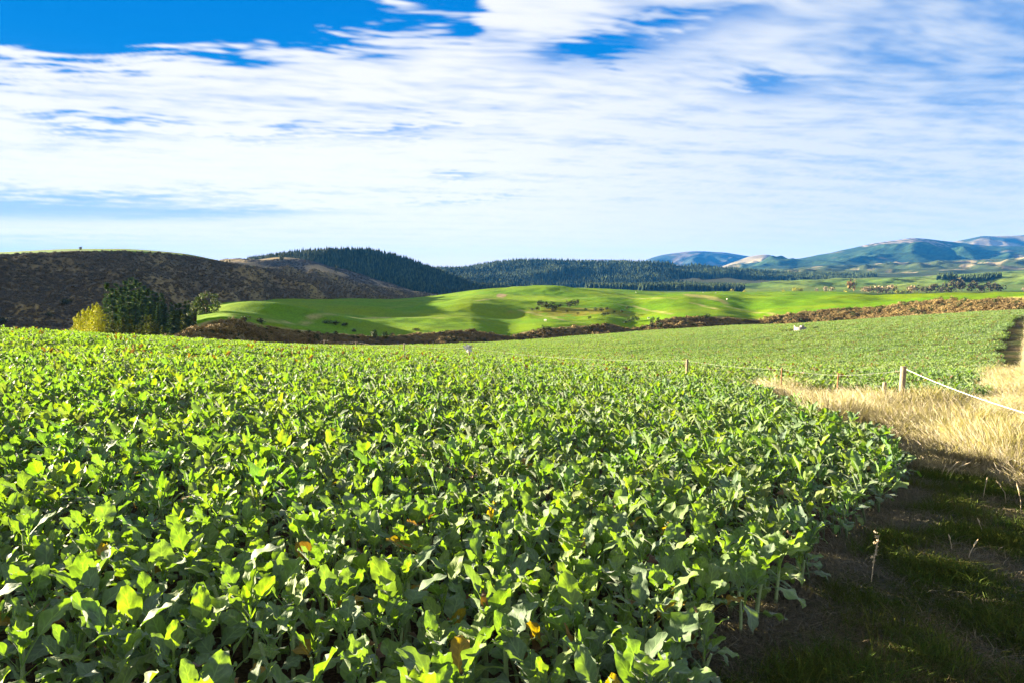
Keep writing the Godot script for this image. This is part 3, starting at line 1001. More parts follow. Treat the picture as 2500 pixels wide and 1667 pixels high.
	surf("hill", DOWNS, far_m, func(p: Vector3, n: Vector3, w: float) -> Color:
		var t := nz2.get_noise_2d(p.x * 0.45, p.z * 0.7)
		return mixc(mixc(Color(0.035, 0.06, 0.026), Color(0.08, 0.10, 0.04), nz.get_noise_2d(p.x, p.z) + 0.5), Color(0.40, 0.31, 0.18), smoothstep(0.30, 0.42, t)), "scrubby foothills with tan clearings under the mountains", "hill")

	# ---- mountains
	var rel := func(p: Vector3, k: float, _x: float) -> float:
		return (ridge.get_noise_2d(p.x * 0.10 + 20, p.z * 0.07) * 85.0 - 30.0 + nz.get_noise_2d(p.x * 0.18, p.z * 0.18) * 30.0) * smoothstep(0.05, 0.6, k) * (1.0 - smoothstep(0.55, 1.0, k) * 0.93)
	MOUNTAIN = loft([1780, 1850, 1900, 1960, 2020, 2080, 2130, 2180, 2230, 2280, 2330, 2360, 2400, 2450, 2500, 2600, 2900],
		[[[668, 668, 666, 665, 665, 664, 662, 660, 660, 660, 660, 660, 658, 656, 655, 655, 655], [3500, 3500, 3500, 3500, 3500, 3500, 3500, 3500, 3500, 3500, 3500, 3500, 3500, 3500, 3500, 3500, 3500]],
		[[648, 641, 635, 630, 620, 606, 596, 588, 582, 586, 592, 596, 600, 602, 602, 602, 600], [5000, 5000, 5000, 5000, 5050, 5100, 5150, 5200, 5200, 5200, 5150, 5100, 5050, 5000, 5000, 5000, 5000]],
		[[670, 665, 660, 655, 650, 640, 640, 640, 640, 640, 640, 640, 640, 640, 640, 640, 640], [6400, 6400, 6400, 6400, 6400, 6400, 6400, 6400, 6400, 6400, 6400, 6400, 6400, 6400, 6400, 6400, 6400]]],
		200, [80, 8], rel)
	var stripe := at(2235, 592, 4900)
	surf("mountain", MOUNTAIN, far_m, func(p: Vector3, n: Vector3, w: float) -> Color:
		var c := mixc(Color(0.022, 0.048, 0.026), Color(0.042, 0.072, 0.032), nz.get_noise_2d(p.x * 0.8, p.z * 0.8) + 0.4)
		c = c * (1.0 + 0.7 * nz2.get_noise_2d(p.x * 3.0, p.z * 3.0))
		c.a = 1.0
		c = mixc(c, Color(0.17, 0.14, 0.09), smoothstep(0.42, 0.55, nz2.get_noise_2d(p.x * 0.3, p.z * 0.3)) * 0.7)
		# felled block with windrows near the summit
		var dx := (p.x - stripe.x) / 250.0
		var dz := (p.z - stripe.z + 150.0) / 300.0
		if dx * dx + dz * dz < 1.0 + nz2.get_noise_2d(p.x * 0.8, p.z * 0.8):
			c = mixc(Color(0.26, 0.21, 0.165), Color(0.05, 0.06, 0.04), smoothstep(-0.1, 0.3, sin((p.x + p.z * 0.25) * TAU / 64.0)))
		return c, "long mountain with a felled striped block by its summit", "mountain")
	BACKRIDGE = loft([2260, 2330, 2360, 2400, 2450, 2500, 2600, 2900],
		[[[640, 640, 640, 640, 640, 640, 640, 640], [5700, 5700, 5700, 5700, 5700, 5700, 5700, 5700]],
		[[600, 591, 585, 577, 577, 575, 572, 570], [6600, 6600, 6600, 6600, 6600, 6600, 6600, 6600]],
		[[650, 650, 650, 650, 650, 650, 650, 650], [7800, 7800, 7800, 7800, 7800, 7800, 7800, 7800]]], 100, [40, 6], rel)
	surf("mountain", BACKRIDGE, far_m, func(p: Vector3, n: Vector3, w: float) -> Color:
		return mixc(Color(0.24, 0.20, 0.125), Color(0.04, 0.06, 0.03), smoothstep(0.0, 0.25, nz2.get_noise_2d(p.x * 0.25, p.z * 0.25))), "tan cleared ridge behind the long mountain", "mountain")
	BLUEHILL = loft([1500, 1550, 1585, 1620, 1660, 1700, 1760, 1800, 1850, 1900, 1950, 2020],
		[[[668, 668, 668, 668, 668, 668, 668, 668, 668, 668, 668, 668], [6400, 6400, 6400, 6400, 6400, 6400, 6400, 6400, 6400, 6400, 6400, 6400]],
		[[665, 648, 632, 622, 617, 614, 616, 621, 629, 636, 638, 645], [8000, 8000, 8000, 8000, 8000, 8000, 8000, 8000, 8000, 8000, 8000, 8000]],
		[[670, 670, 670, 670, 670, 670, 670, 670, 670, 670, 670, 670], [9300, 9300, 9300, 9300, 9300, 9300, 9300, 9300, 9300, 9300, 9300, 9300]]], 100, [50, 6], rel)
	surf("mountain", BLUEHILL, far_m, func(p: Vector3, n: Vector3, w: float) -> Color:
		return mixc(Color(0.03, 0.045, 0.035), Color(0.13, 0.115, 0.095), smoothstep(0.05, 0.35, nz2.get_noise_2d(p.x * 0.22, p.z * 0.22))), "far blue mountain with pale gullies", "mountain")
	SPUR = loft([1700, 1760, 1800, 1830, 1870, 1910, 1950, 2000],
		[[[668, 667, 666, 666, 666, 666, 666, 668], [5200, 5200, 5200, 5200, 5200, 5200, 5200, 5200]],
		[[664, 652, 637, 627, 622, 631, 640, 655], [6000, 6000, 6000, 6000, 6000, 6000, 6000, 6000]],
		[[668, 668, 668, 668, 668, 668, 668, 668], [6500, 6500, 6500, 6500, 6500, 6500, 6500, 6500]]], 70, [30, 5], rel)
	surf("mountain", SPUR, far_m, func(p: Vector3, n: Vector3, w: float) -> Color:
		return mixc(Color(0.24, 0.20, 0.12), Color(0.05, 0.065, 0.035), smoothstep(0.10, 0.35, nz2.get_noise_2d(p.x * 0.3 + 20, p.z * 0.3))), "pale tan spur before the far blue mountain", "mountain")
	PEAK = loft([1390, 1430, 1455, 1475, 1500, 1530, 1570],
		[[[660, 660, 660, 660, 660, 660, 660], [8200, 8200, 8200, 8200, 8200, 8200, 8200]],
		[[655, 642, 635, 634, 636, 643, 655], [9200, 9200, 9200, 9200, 9200, 9200, 9200]],
		[[668, 668, 668, 668, 668, 668, 668], [9900, 9900, 9900, 9900, 9900, 9900, 9900]]], 40, [20, 4], zero)
	surf("mountain", PEAK, far_m, func(p: Vector3, n: Vector3, w: float) -> Color:
		return mixc(Color(0.22, 0.18, 0.15), Color(0.10, 0.09, 0.07), nz2.get_noise_2d(p.x * 0.5, p.z * 0.5) + 0.3), "small pale peak just showing over the wooded hill", "mountain")

# ------------------------------------------------------------------ near ground
func near_ground() -> void:
	solve_ground()
	solve_grid()
	var g := Geo.new()
	var soil := Color(0.060, 0.043, 0.030)
	var turf := Color(0.050, 0.070, 0.020)
	var straw := Color(0.19, 0.14, 0.07)
	for a in NAZ:
		var az := -180.0 + 360.0 * a / NAZ
		for k in NR + 1:
			var r := ring_r(az, float(k) / NR)
			var x := sin(deg_to_rad(az)) * r
			var d := cos(deg_to_rad(az)) * r
			var e := maxf(0.05, r * 0.02)
			var h: float = RH[a][k]
			var n := Vector3(gh(x - e, -d) - gh(x + e, -d), 2.0 * e, gh(x, -d - e) - gh(x, -d + e)).normalized()
			var t := nz.get_noise_2d(x * 60, d * 60)
			var c := mixc(soil, soil * 1.5, t + 0.4)
			if not in1(x, d) and not in2(x, d):
				c = mixc(turf, soil, t * 2.2 + 0.25)
				c = mixc(c, straw, nz2.get_noise_2d(x * 30 + 9, d * 30) * 1.5)
			if r > reach(az) + 4.0: c = mixc(Color(0.085, 0.068, 0.045), Color(0.20, 0.155, 0.065), t + 0.4)
			g.vert(Vector3(x, h, -d), n, c)
	for a in NAZ:
		var b := (a + 1) % NAZ
		for k in NR:
			g.quad(a * (NR + 1) + k, a * (NR + 1) + k + 1, b * (NR + 1) + k + 1, b * (NR + 1) + k)
	# the patch under the viewer's feet
	var m := g.vert(gp(0, 0.0), Vector3.UP, turf)
	for a in NAZ: g.tri(m, a * (NR + 1), ((a + 1) % NAZ) * (NR + 1))
	var gm := ground_mat(0.05, 1.1, 0.55, 1.3, 51, 3.0)
	tag(part("field_ground", g.mesh(), gm, self), "dark soil and turf of the near slope under the crop", "ground", "", "structure")

# ------------------------------------------------------------------ trees
func make_tree(called: String, label: String, cat: String, group: String, pos: Vector3, trunk: Mesh, crown: Mesh, tm: Material, cm: Material, s: Vector3, turn: float) -> Node3D:
	var t := thing(called, label, cat, pos, turn, group)
	t.scale = s
	part("trunk", trunk, tm, t)
	part("crown", crown, cm, t)
	return t

var bark: StandardMaterial3D
var leafm: StandardMaterial3D
func tree_clump() -> void:
	bark = mat(lin(0.10, 0.075, 0.055), 0.95)
	leafm = mat(Color.WHITE, 0.8, true)
	leafm.backlight_enabled = true
	leafm.backlight = Color(0.5, 0.55, 0.25)
	var dk0 := Color(0.045, 0.085, 0.030)
	var dk1 := Color(0.125, 0.180, 0.055)
	# tall dark conifers (unit height meshes, scaled per tree)
	var cons := []
	for k in 3: cons.append(conifer_crown(100 + k, 1.0, 0.21, 0.03, dk0, dk1, 24, 10, 6, 0.3).mesh())
	var con_trunk := trunk_geo(0.97, 0.014, 5).mesh()
	var tall := [[268, 690, 168], [290, 692, 172], [279, 704, 160], [300, 700, 166], [312, 686, 176], [325, 678, 180], [338, 682, 178], [346, 690, 172], [356, 698, 182], [366, 704, 174], [376, 710, 180], [386, 714, 176], [398, 716, 178], [404, 730, 170], [318, 712, 160], [334, 716, 158], [350, 722, 160], [370, 728, 162], [304, 722, 156], [388, 738, 160]]
	for k in tall.size():
		var a: Array = tall[k]
		var p := on_d(GULLY, a[0], a[2])
		var top := at(a[0], a[1], a[2]).y
		var h := top - p.y
		var lab := "tall dark conifer in the packed clump, %s from the yellow trees" % nth(tall, a)
		if k == 0: lab = "slender sunlit conifer at the edge of the clump beside the yellow trees"
		if k == 5: lab = "tallest dark conifer topping the clump below the scrub hill"
		make_tree("conifer_tree", lab, "tree", "dark conifers of the clump", p, con_trunk, cons[k % 3], bark, leafm, Vector3(h * rng.randf_range(0.85, 1.15), h, h * rng.randf_range(0.85, 1.15)), rng.randf() * TAU)
	# conifers right of the clump
	var row_beside := [[421, 738, 165, 1.0], [432, 742, 168, 0.9], [441, 740, 172, 1.1], [425, 760, 150, 1.5], [455, 736, 176, 0.8], [463, 734, 178, 0.8]]
	for a in row_beside:
		var p := on_d(GULLY, a[0], a[2])
		var h: float = at(a[0], a[1], a[2]).y - p.y
		make_tree("conifer_tree", "broad conifer, %s of six between the dark clump and the round pine" % nth(row_beside, a), "tree", "conifers beside the round pine", p, con_trunk, cons[int(a[0]) % 3], bark, leafm, Vector3(h * 1.15 * a[3], h, h * 1.15 * a[3]), rng.randf() * TAU)
	# young conifers along the front
	var yg := []
	for k in 2: yg.append(conifer_crown(140 + k, 1.0, 0.24, 0.02, Color(0.09, 0.115, 0.025), Color(0.20, 0.21, 0.05), 15, 8, 4, 0.1).mesh())
	var row_young := [[275, 770], [290, 787], [302, 774], [321, 779], [335, 795], [309, 796], [359, 771], [369, 769], [378, 783], [385, 790], [396, 795], [367, 797], [350, 798], [449, 768], [262, 790], [328, 806], [343, 790]]
	for a in row_young:
		var d := rng.randf_range(128.0, 140.0)
		var p := on_d(GULLY, a[0], d)
		var h: float = at(a[0], a[1], d).y - p.y
		make_tree("young_conifer", "young olive conifer before the clump, %s from the yellow trees" % nth(row_young, a), "tree", "young conifers in front of the clump", p, con_trunk, yg[int(a[0]) % 2], bark, leafm, Vector3(minf(h, 7.0), h, minf(h, 7.0)), rng.randf() * TAU)
	# yellow autumn trees
	var ym := []
	for k in 2:
		var r := RandomNumberGenerator.new()
		r.seed = 170 + k
		var g := Geo.new()
		var cl := []
		for q in 16:
			var t := q / 15.0
			var w := 0.17 * sin(PI * (0.18 + 0.78 * t))
			cl.append([Vector3(r.randf_range(-0.6, 0.6) * w, lerpf(0.12, 0.93, t), r.randf_range(-0.6, 0.6) * w), Vector3(w, 0.09, w) * r.randf_range(0.7, 1.1)])
		leafy(g, r, cl, 60, 0.022, Color(0.30, 0.32, 0.012), Color(0.52, 0.46, 0.015), 0.3)
		ym.append(g.mesh())
	var yk := 0
	var row_yellow := [[186, 772], [197, 762], [208, 753], [219, 748], [230, 741], [241, 738], [249, 746], [236, 762], [224, 770], [245, 776], [252, 790]]
	for a in row_yellow:
		var d := rng.randf_range(150.0, 162.0)
		var p := on_d(GULLY, a[0], d)
		var h: float = at(a[0], a[1], d).y - p.y
		make_tree("yellow_tree", "bright yellow autumn tree, %s from the scrub hill side of the clump" % nth(row_yellow, a), "tree", "yellow autumn trees", p, con_trunk, ym[yk % 2], bark, leafm, Vector3(minf(h * 1.1, 9.0), h, minf(h * 1.1, 9.0)), rng.randf() * TAU)
		yk += 1
	# big round pine
	var r2 := RandomNumberGenerator.new()
	r2.seed = 77
	var pg := Geo.new()
	var cl2 := []
	var limbs := []
	for k in 46:
		var t := r2.randf()
		var y := lerpf(0.22, 0.95, t)
		var w := 0.36 * sqrt(maxf(0.0, 1.0 - pow((y - 0.52) / 0.48, 2.0)))
		var a := r2.randf() * TAU
		var rr := w * sqrt(r2.randf())
		var c := Vector3(cos(a) * rr, y, sin(a) * rr)
		cl2.append([c, Vector3(0.10, 0.065, 0.10) * r2.randf_range(0.8, 1.25)])
		if k % 3 == 0: limbs.append([Vector3(0, y * 0.75, 0), c, 0.012])
	leafy(pg, r2, cl2, 95, 0.020, Color(0.045, 0.070, 0.022), Color(0.12, 0.15, 0.045), 0.4)
	var pp := on_d(GULLY, 505, 150)
	var ph := at(505, 713, 150).y - pp.y
	make_tree("pine_tree", "big round dark pine standing alone beside the conifer clump", "tree", "", pp, trunk_geo(0.9, 0.030, 7, limbs).mesh(), pg.mesh(), bark, leafm, Vector3(ph * 0.92, ph, ph * 0.92), 0.4)
	# dark shrubs before the yellow trees
	var bushes := []
	for k in 3: bushes.append(far_bush(200 + k))
	for k in 12:
		var px := 150.0 + 7.6 * k + rng.randf_range(-2.5, 2.5)
		var d := rng.randf_range(112, 128)
		var b := part("dark_shrub", bushes[k % 3].mesh(), shrub_mat(), self)
		b.position = on_d(GULLY, px, d) - Vector3(0, 0.15, 0)
		var s := rng.randf_range(2.4, 4.0)
		b.scale = Vector3(s * 1.3, s * 0.9, s * 1.3)
		b.rotation.y = rng.randf() * TAU
		tag(b, "dark rounded shrub before the yellow trees, %s from the left" % ordinal(k + 1), "shrub", "shrubs before the yellow trees")

var _sm: StandardMaterial3D
func shrub_mat() -> StandardMaterial3D:
	if _sm == null:
		_sm = mat(lin(0.050, 0.066, 0.022), 0.85, true)
		_sm.backlight_enabled = true
		_sm.backlight = Color(0.35, 0.35, 0.2)
	return _sm

func bush_at(called: String, label: String, cat: String, group: String, pos: Vector3, h: float, wide: float, c: Color, seed_: int) -> void:
	var m := mat(c.linear_to_srgb(), 0.85, true)
	m.backlight_enabled = true
	m.backlight = Color(0.35, 0.35, 0.2)
	var b := thing(called, label, cat, pos - Vector3(0, h * 0.06, 0), seed_ * 1.3, group)
	b.scale = Vector3(h * wide, h, h * wide)
	part("trunk", trunk_geo(0.5, 0.03, seed_).mesh(), bark, b)
	part("crown", far_bush(seed_, 1.0).mesh(), m, b)

func hill_trees() -> void:
	var dk := Color(0.035, 0.05, 0.018)
	bush_at("hillside_bush", "dark round bush halfway up the shaded hill face", "bush", "", on_py(HILL, 297, 657), 4.2, 1.1, dk, 301)
	bush_at("hillside_bush", "olive bush on the hill slope above the yellow trees", "bush", "", on_py(HILL, 157, 748), 4.0, 1.4, Color(0.06, 0.07, 0.025), 302)
	bush_at("hillside_bush", "small olive bush low on the slope near the crop edge", "bush", "", on_py(HILL, 120, 776), 2.8, 1.3, Color(0.07, 0.075, 0.025), 303)
	bush_at("hillside_bush", "dark conifer bush at the foot of the slope by the picture edge", "bush", "", on_py(HILL, 4, 796), 4.5, 1.0, dk, 304)
	bush_at("hilltop_tree", "lone small tree standing on the green hill top", "tree", "", on_py(HILL, 196, 612), 2.6, 0.8, dk, 305)
	bush_at("hilltop_tree", "thin taller one of two small trees on the sloping skyline", "tree", "", on_py(HILL, 561, 643), 3.6, 0.45, dk, 306)
	bush_at("hilltop_tree", "shorter one of two small trees on the sloping skyline", "tree", "", on_py(HILL, 554, 641), 2.6, 0.4, dk, 307)
	bush_at("hilltop_tree", "dark bush on the far skyline before the forest", "tree", "", on_py(SHOULDER, 624, 636), 4.5, 1.2, dk, 308)
	bush_at("hillside_tree", "single tree on the shaded shoulder below the forest", "tree", "", on_py(SHOULDER, 902, 700), 14.0, 0.8, Color(0.05, 0.06, 0.025), 309)
	bush_at("hillside_tree", "single tall tree at the upper edge of the shaded shoulder", "tree", "", on_py(SHOULDER, 821, 668), 14.0, 0.5, Color(0.06, 0.07, 0.025), 310)
	bush_at("hillside_tree", "dark tree on the brown shoulder left of the forest", "tree", "", on_py(SHOULDER, 686, 640), 12.0, 0.9, dk, 311)
	# scrub over the hill face and gully
	var clumps := []
	for k in 4: clumps.append(far_bush(320 + k, 0.9).mesh())
	var where := []
	var tints := []
	for k in 26000:
		var u := rng.randf()
		var w := rng.randf() * 0.70
		var p := on(HILL, u, w)
		var dens := nz.get_noise_2d(p.x * 2.2, p.z * 2.2) * 1.4 + 0.25
		if rng.randf() < dens * 0.55: continue
		var s := rng.randf_range(0.5, 1.5) * lerpf(0.9, 1.8, u)
		where.append(turned(p - Vector3(0, s * 0.15, 0), rng.randf() * TAU, Vector3(s * 1.3, s * 0.8, s * 1.3)))
		tints.append(mixc(Color(0.10, 0.095, 0.065), Color(0.19, 0.155, 0.095), rng.randf()))
	for k in 2500:
		var p := on(GULLY, rng.randf_range(0.25, 1.0), rng.randf_range(0.3, 1.0))
		var s := rng.randf_range(0.5, 1.3)
		where.append(turned(p - Vector3(0, s * 0.15, 0), rng.randf() * TAU, Vector3(s * 1.4, s * 0.8, s * 1.4)))
		tints.append(mixc(Color(0.07, 0.06, 0.03), Color(0.16, 0.12, 0.05), rng.randf()))
	for k in 9000:
		var p := on(SHOULDER, rng.randf(), rng.randf_range(0.0, 0.9))
		if nz.get_noise_2d(p.x * 1.3 + 90, p.z * 1.3) > 0.15: continue
		var s := rng.randf_range(1.2, 3.0)
		where.append(turned(p - Vector3(0, s * 0.15, 0), rng.randf() * TAU, Vector3(s * 1.4, s * 0.6, s * 1.4)))
		tints.append(mixc(Color(0.06, 0.055, 0.035), Color(0.11, 0.09, 0.05), rng.randf()))
	var sm := mat(Color.WHITE, 0.9, true)
	stuff("hill_scrub", "low brown scrub covering the shaded hill face", "scrub", clumps, sm, where, tints, "scrub")
	# bracken and tussock on the bank
	where = []
	tints = []
	for k in 17000:
		var u := rng.randf()
		var w := rng.randf_range(0.12, 1.0)
		var p := on(BANK, u, w)
		var left := smoothstep(0.42, 0.30, u)
		var s := rng.randf_range(0.6, 1.7) * lerpf(1.0, 0.6, left)
		if rng.randf() < 0.05: s *= 1.7
		var sp := nz2.get_noise_2d(p.x * 8, p.z * 8) + rng.randf_range(-0.3, 0.3)
		var c := mixc(Color(0.26, 0.19, 0.075), Color(0.12, 0.085, 0.04), sp + 0.35)
		if rng.randf() < 0.14: c = Color(0.05, 0.06, 0.02)
		where.append(turned(p - Vector3(0, s * 0.2, 0), rng.randf() * TAU, Vector3(s * 1.35, s, s * 1.35)))
		tints.append(c)
	stuff("bracken", "brown bracken and tussock covering the gully bank", "bracken", clumps, sm, where, tints, "bracken_clump")
	# green bushes told apart on the bank
	var row_bank := [[1592, 790, 3.6, 0.6], [1590, 805, 4.0, 0.55], [1606, 783, 2.4, 1.0], [1610, 803, 3.0, 1.0], [1728, 775, 2.6, 1.1], [915, 828, 3.4, 0.8], [940, 830, 2.6, 1.0], [1340, 812, 2.6, 1.2], [1440, 806, 2.2, 1.2], [2070, 760, 2.2, 1.5], [2210, 750, 2.4, 1.2], [2360, 742, 2.6, 1.2], [2230, 765, 2.6, 1.5]]
	for a in row_bank:
		bush_at("bank_bush", "dark green bush on the brown bracken bank, %s from the left" % nth(row_bank, a), "bush", "green bushes on the bracken bank", on_py(BANK, a[0], a[1]), a[2], a[3], Color(0.04, 0.06, 0.018), int(a[0]))

func far_woods() -> void:
	var con := []
	for k in 4: con.append(far_conifer(400 + k).mesh())
	var m := mat(Color.WHITE, 0.85, true)
	var where := []
	var tints := []
	var put := func(p: Vector3, h: float) -> void:
		where.append(turned(p - Vector3(0, h * 0.03, 0), rng.randf() * TAU, Vector3(h * rng.randf_range(0.85, 1.25), h, h * rng.randf_range(0.85, 1.25))))
		tints.append(mixc(Color(0.014, 0.034, 0.016), Color(0.085, 0.120, 0.040), pow(rng.randf(), 1.5)))
	for k in 13000:
		var u := (k % 130 + rng.randf()) / 130.0
		var w := 0.02 + (k / 130 + rng.randf()) / 100.0 * 0.86
		var p := on(FORESTHILL, u, w)
		if u < 0.27 and w < 0.62 + nz2.get_noise_2d(p.x * 3, p.z * 3) * 0.25 - u: continue
		put.call(p, rng.randf_range(7.0, 12.5))
	stuff("conifer_forest", "dense dark conifer forest on the steep hill", "forest", con, m, where, tints, "conifers")
	where.clear()
	tints.clear()
	for k in 26000:
		var u := (k % 260 + rng.randf()) / 260.0
		var w := (k / 260 + rng.randf()) / 100.0 * 0.93
		var p := on(WOODS, u, w)
		if nz2.get_noise_2d(p.x * 0.6 + 10, p.z * 0.6) > 0.42 or clearing(p): continue
		put.call(p, rng.randf_range(9.0, 19.0))
	stuff("conifer_forest", "blue green conifer forest over the long middle hill", "forest", con, m, where, tints, "conifers")
	# plantation on the valley floor
	where.clear()
	tints.clear()
	for k in 3600:
		var px := rng.randf_range(1430, 2000)
		var d := rng.randf_range(1240, 1460)
		if px < 1560 and d < 1340: continue
		put.call(on_d(VALLEY, px, d), rng.randf_range(12.0, 17.0))
	for k in 2600:
		var px := rng.randf_range(1840, 2290)
		var d := rng.randf_range(2020, 2350)
		put.call(on_d(VALLEY, px, d), rng.randf_range(16.0, 26.0) * clampf((2310 - px) / 200.0, 0.3, 1.0))
	stuff("conifer_plantation", "dark conifer plantations on the valley floor", "forest", con, m, where, tints, "conifers")
	where.clear()
	tints.clear()
	for k in 420:
		var px := rng.randf_range(2288, 2445)
		put.call(on_d(FOOT, px, rng.randf_range(1230, 1310)), rng.randf_range(9.0, 13.0))
	stuff("shelter_belt", "flat topped block of dark conifers on the pale green slope", "forest", con, m, where, tints, "conifers")
	# trees that stand apart
	bush_at("autumn_tree", "large russet tree standing alone before the pale green slopes", "tree", "", on_d(FOOT, 2076, 900), 21.0, 0.8, Color(0.16, 0.10, 0.035), 411)
	var row_pale := [[2014, 900, 10], [2032, 905, 9], [1995, 880, 7], [2300, 860, 9], [2500, 850, 8]]
	for a in row_pale:
		bush_at("bare_tree", "pale bare tree beyond the far pasture edge, %s from the left" % nth(row_pale, a), "tree", "pale trees beyond the pasture", on_d(FOOT, a[0], a[1]), a[2], 1.0, Color(0.20, 0.17, 0.11), int(a[0]))
	var row_dark := [[2265, 9], [2285, 10], [2300, 8], [2318, 11], [2335, 14], [2350, 12], [2366, 9], [2382, 11], [2400, 10], [2418, 11], [2440, 9], [2235, 7], [2250, 8], [2425, 9]]
	for a in row_dark:
		bush_at("dark_tree", "dark rounded tree in the far pasture row, %s from the left" % nth(row_dark, a), "tree", "dark trees along the far pasture edge", on_d(FOOT, a[0], 860.0 + fmod(a[0] * 7.3, 40.0)), a[1] * 1.5, 1.15, Color(0.06, 0.055, 0.025), int(a[0]) + 3)
	var row_willow := [[2110, 8], [2128, 9], [2145, 9], [2162, 8], [2180, 9], [2225, 9]]
	for a in row_willow:
		bush_at("bare_willow", "pale brown bare willow in the hollow, %s from the left" % nth(row_willow, a), "tree", "bare willows in the hollow", on_d(FOOT, a[0], 872), a[1] * 1.4, 1.4, Color(0.26, 0.20, 0.11), int(a[0]) + 5)
	var row_gold := [[1912, 5], [1940, 7], [1955, 7], [2065, 5], [2190, 5], [2205, 6], [2218, 5], [1786, 8], [1818, 7], [1832, 6]]
	for a in row_gold:
		bush_at("yellow_willow", "small yellow green willow by the far pasture edge, %s from the left" % nth(row_gold, a), "tree", "yellow willows along the pasture edge", on_d(FOOT, a[0], 856) if a[0] > 1850 else on_d(VALLEY, a[0], 1100), a[1] * 1.2, 1.2, Color(0.26, 0.25, 0.02), int(a[0]) + 6)

func pasture_things() -> void:
	var dk := Color(0.040, 0.048, 0.016)
	var row_thicket := [[1322, 752, 4.6, 1.3], [1334, 754, 5.0, 1.2], [1346, 755, 4.6, 1.3], [1358, 757, 4.0, 1.3], [1368, 752, 3.0, 1.3], [1392, 750, 4.2, 1.3], [1402, 747, 4.4, 1.2], [1412, 744, 3.6, 1.1], [1310, 758, 2.6, 1.4], [1298, 760, 2.0, 1.6], [1352, 762, 2.2, 1.4]]
	for a in row_thicket:
		bush_at("gorse_bush", "dark gorse bush in the dense pasture thicket, %s from the left" % nth(row_thicket, a), "bush", "gorse thicket on the pasture", on_py(PASTURE, a[0], a[1]), a[2], a[3], dk, int(a[0]))
	var row_gorse := [[1455, 760, 2.2, 1.5], [1470, 760, 2.4, 1.6], [1482, 758, 2.0, 1.6], [1532, 756, 2.0, 1.6], [1520, 764, 1.8, 1.6], [1474, 774, 2.4, 1.6], [1486, 770, 2.0, 1.5], [1430, 758, 1.6, 1.5], [1410, 769, 1.6, 1.5], [1440, 779, 1.5, 1.8], [1500, 764, 1.4, 1.4], [1385, 764, 1.6, 1.4]]
	for a in row_gorse:
		bush_at("gorse_bush", "low dark gorse bush on the yellowish slope, %s from the left" % nth(row_gorse, a), "bush", "scattered gorse on the pasture", on_py(PASTURE, a[0], a[1]), a[2], a[3], dk, int(a[0]) + 1)
	var row_leafy := [[1535, 788, 2.4, 1.3], [1546, 785, 3.0, 1.2], [1555, 784, 2.6, 1.2], [1525, 790, 1.8, 1.6]]
	for a in row_leafy:
		bush_at("gorse_bush", "leafy green bush above the bracken bank, %s of four from the left" % nth(row_leafy, a), "bush", "bushes above the bracken bank", on_py(PASTURE, a[0], a[1]), a[2], a[3], Color(0.05, 0.075, 0.02), int(a[0]) + 2)
	var row_low := [[800, 791, 1.4, 2.6], [820, 793, 1.6, 2.4], [842, 796, 1.4, 2.4], [868, 810, 1.2, 2.0], [1014, 807, 1.2, 2.6], [958, 820, 1.3, 1.6], [640, 792, 1.5, 1.4], [600, 787, 1.5, 1.6]]
	for a in row_low:
		bush_at("low_bush", "low dark bush on the near pasture rolls, %s from the left" % nth(row_low, a), "bush", "low bushes on the near pasture", on_py(PASTURE, a[0], a[1]), a[2], a[3], Color(0.045, 0.05, 0.025), int(a[0]) + 3)

func sheep() -> void:
	var g := Geo.new()
	# fleece: rings along the back, then neck and head in one skin
	g.tube([Vector3(-0.52, 0.62, 0), Vector3(-0.48, 0.64, 0), Vector3(-0.32, 0.66, 0), Vector3(0.0, 0.66, 0), Vector3(0.30, 0.68, 0), Vector3(0.44, 0.70, 0), Vector3(0.56, 0.66, 0), Vector3(0.66, 0.55, 0), Vector3(0.76, 0.42, 0), Vector3(0.84, 0.34, 0)], [0.02, 0.17, 0.25, 0.27, 0.25, 0.19, 0.13, 0.10, 0.10, 0.05], 10)
	for x in [-0.32, 0.28]:
		for z in [-0.12, 0.12]:
			g.tube([Vector3(x, 0.5, z), Vector3(x + 0.02, 0.26, z), Vector3(x, -0.03, z)], [0.07, 0.04, 0.03], 6)
	for z in [-0.10, 0.10]:
		g.tube([Vector3(0.70, 0.53, z * 0.6), Vector3(0.68, 0.55, z * 1.8)], [0.03, 0.012], 5)
	var m := g.mesh()
	var wool := mat(lin(0.50, 0.47, 0.40), 0.95)
	var flock := [[1540, 722], [1553, 716], [1717, 716], [1748, 717], [1584, 780], [1775, 733], [1332, 786]]
	for a in flock:
		var o := part("sheep", m, wool, self)
		o.position = on_py(PASTURE, a[0], a[1])
		o.rotation.y = a[0] * 1.7
		tag(o, "white sheep grazing on the green pasture, %s from the left" % nth(flock, a), "sheep", "sheep on the pasture")

# ------------------------------------------------------------------ fences and trough
func post(label: String, group: String, x: float, d: float, h: float, r: float, m: Material, called := "fence_post") -> Vector3:
	var g := Geo.new()
	var k := r * 0.12
	g.tube([Vector3(0, -0.4, 0), Vector3(0, h * 0.5, 0), Vector3(0.01, h - k, 0), Vector3(0.01, h, 0)], [r * 1.03, r, r * 0.97, r * 0.86], 14)
	var o := part(called, g.mesh(), m, self)
	o.position = gp(x, d)
	o.rotation.z = fmod(x * 7.7, 0.05) - 0.02
	tag(o, label, "post", group)
	return o.position + Vector3(0, h, 0)

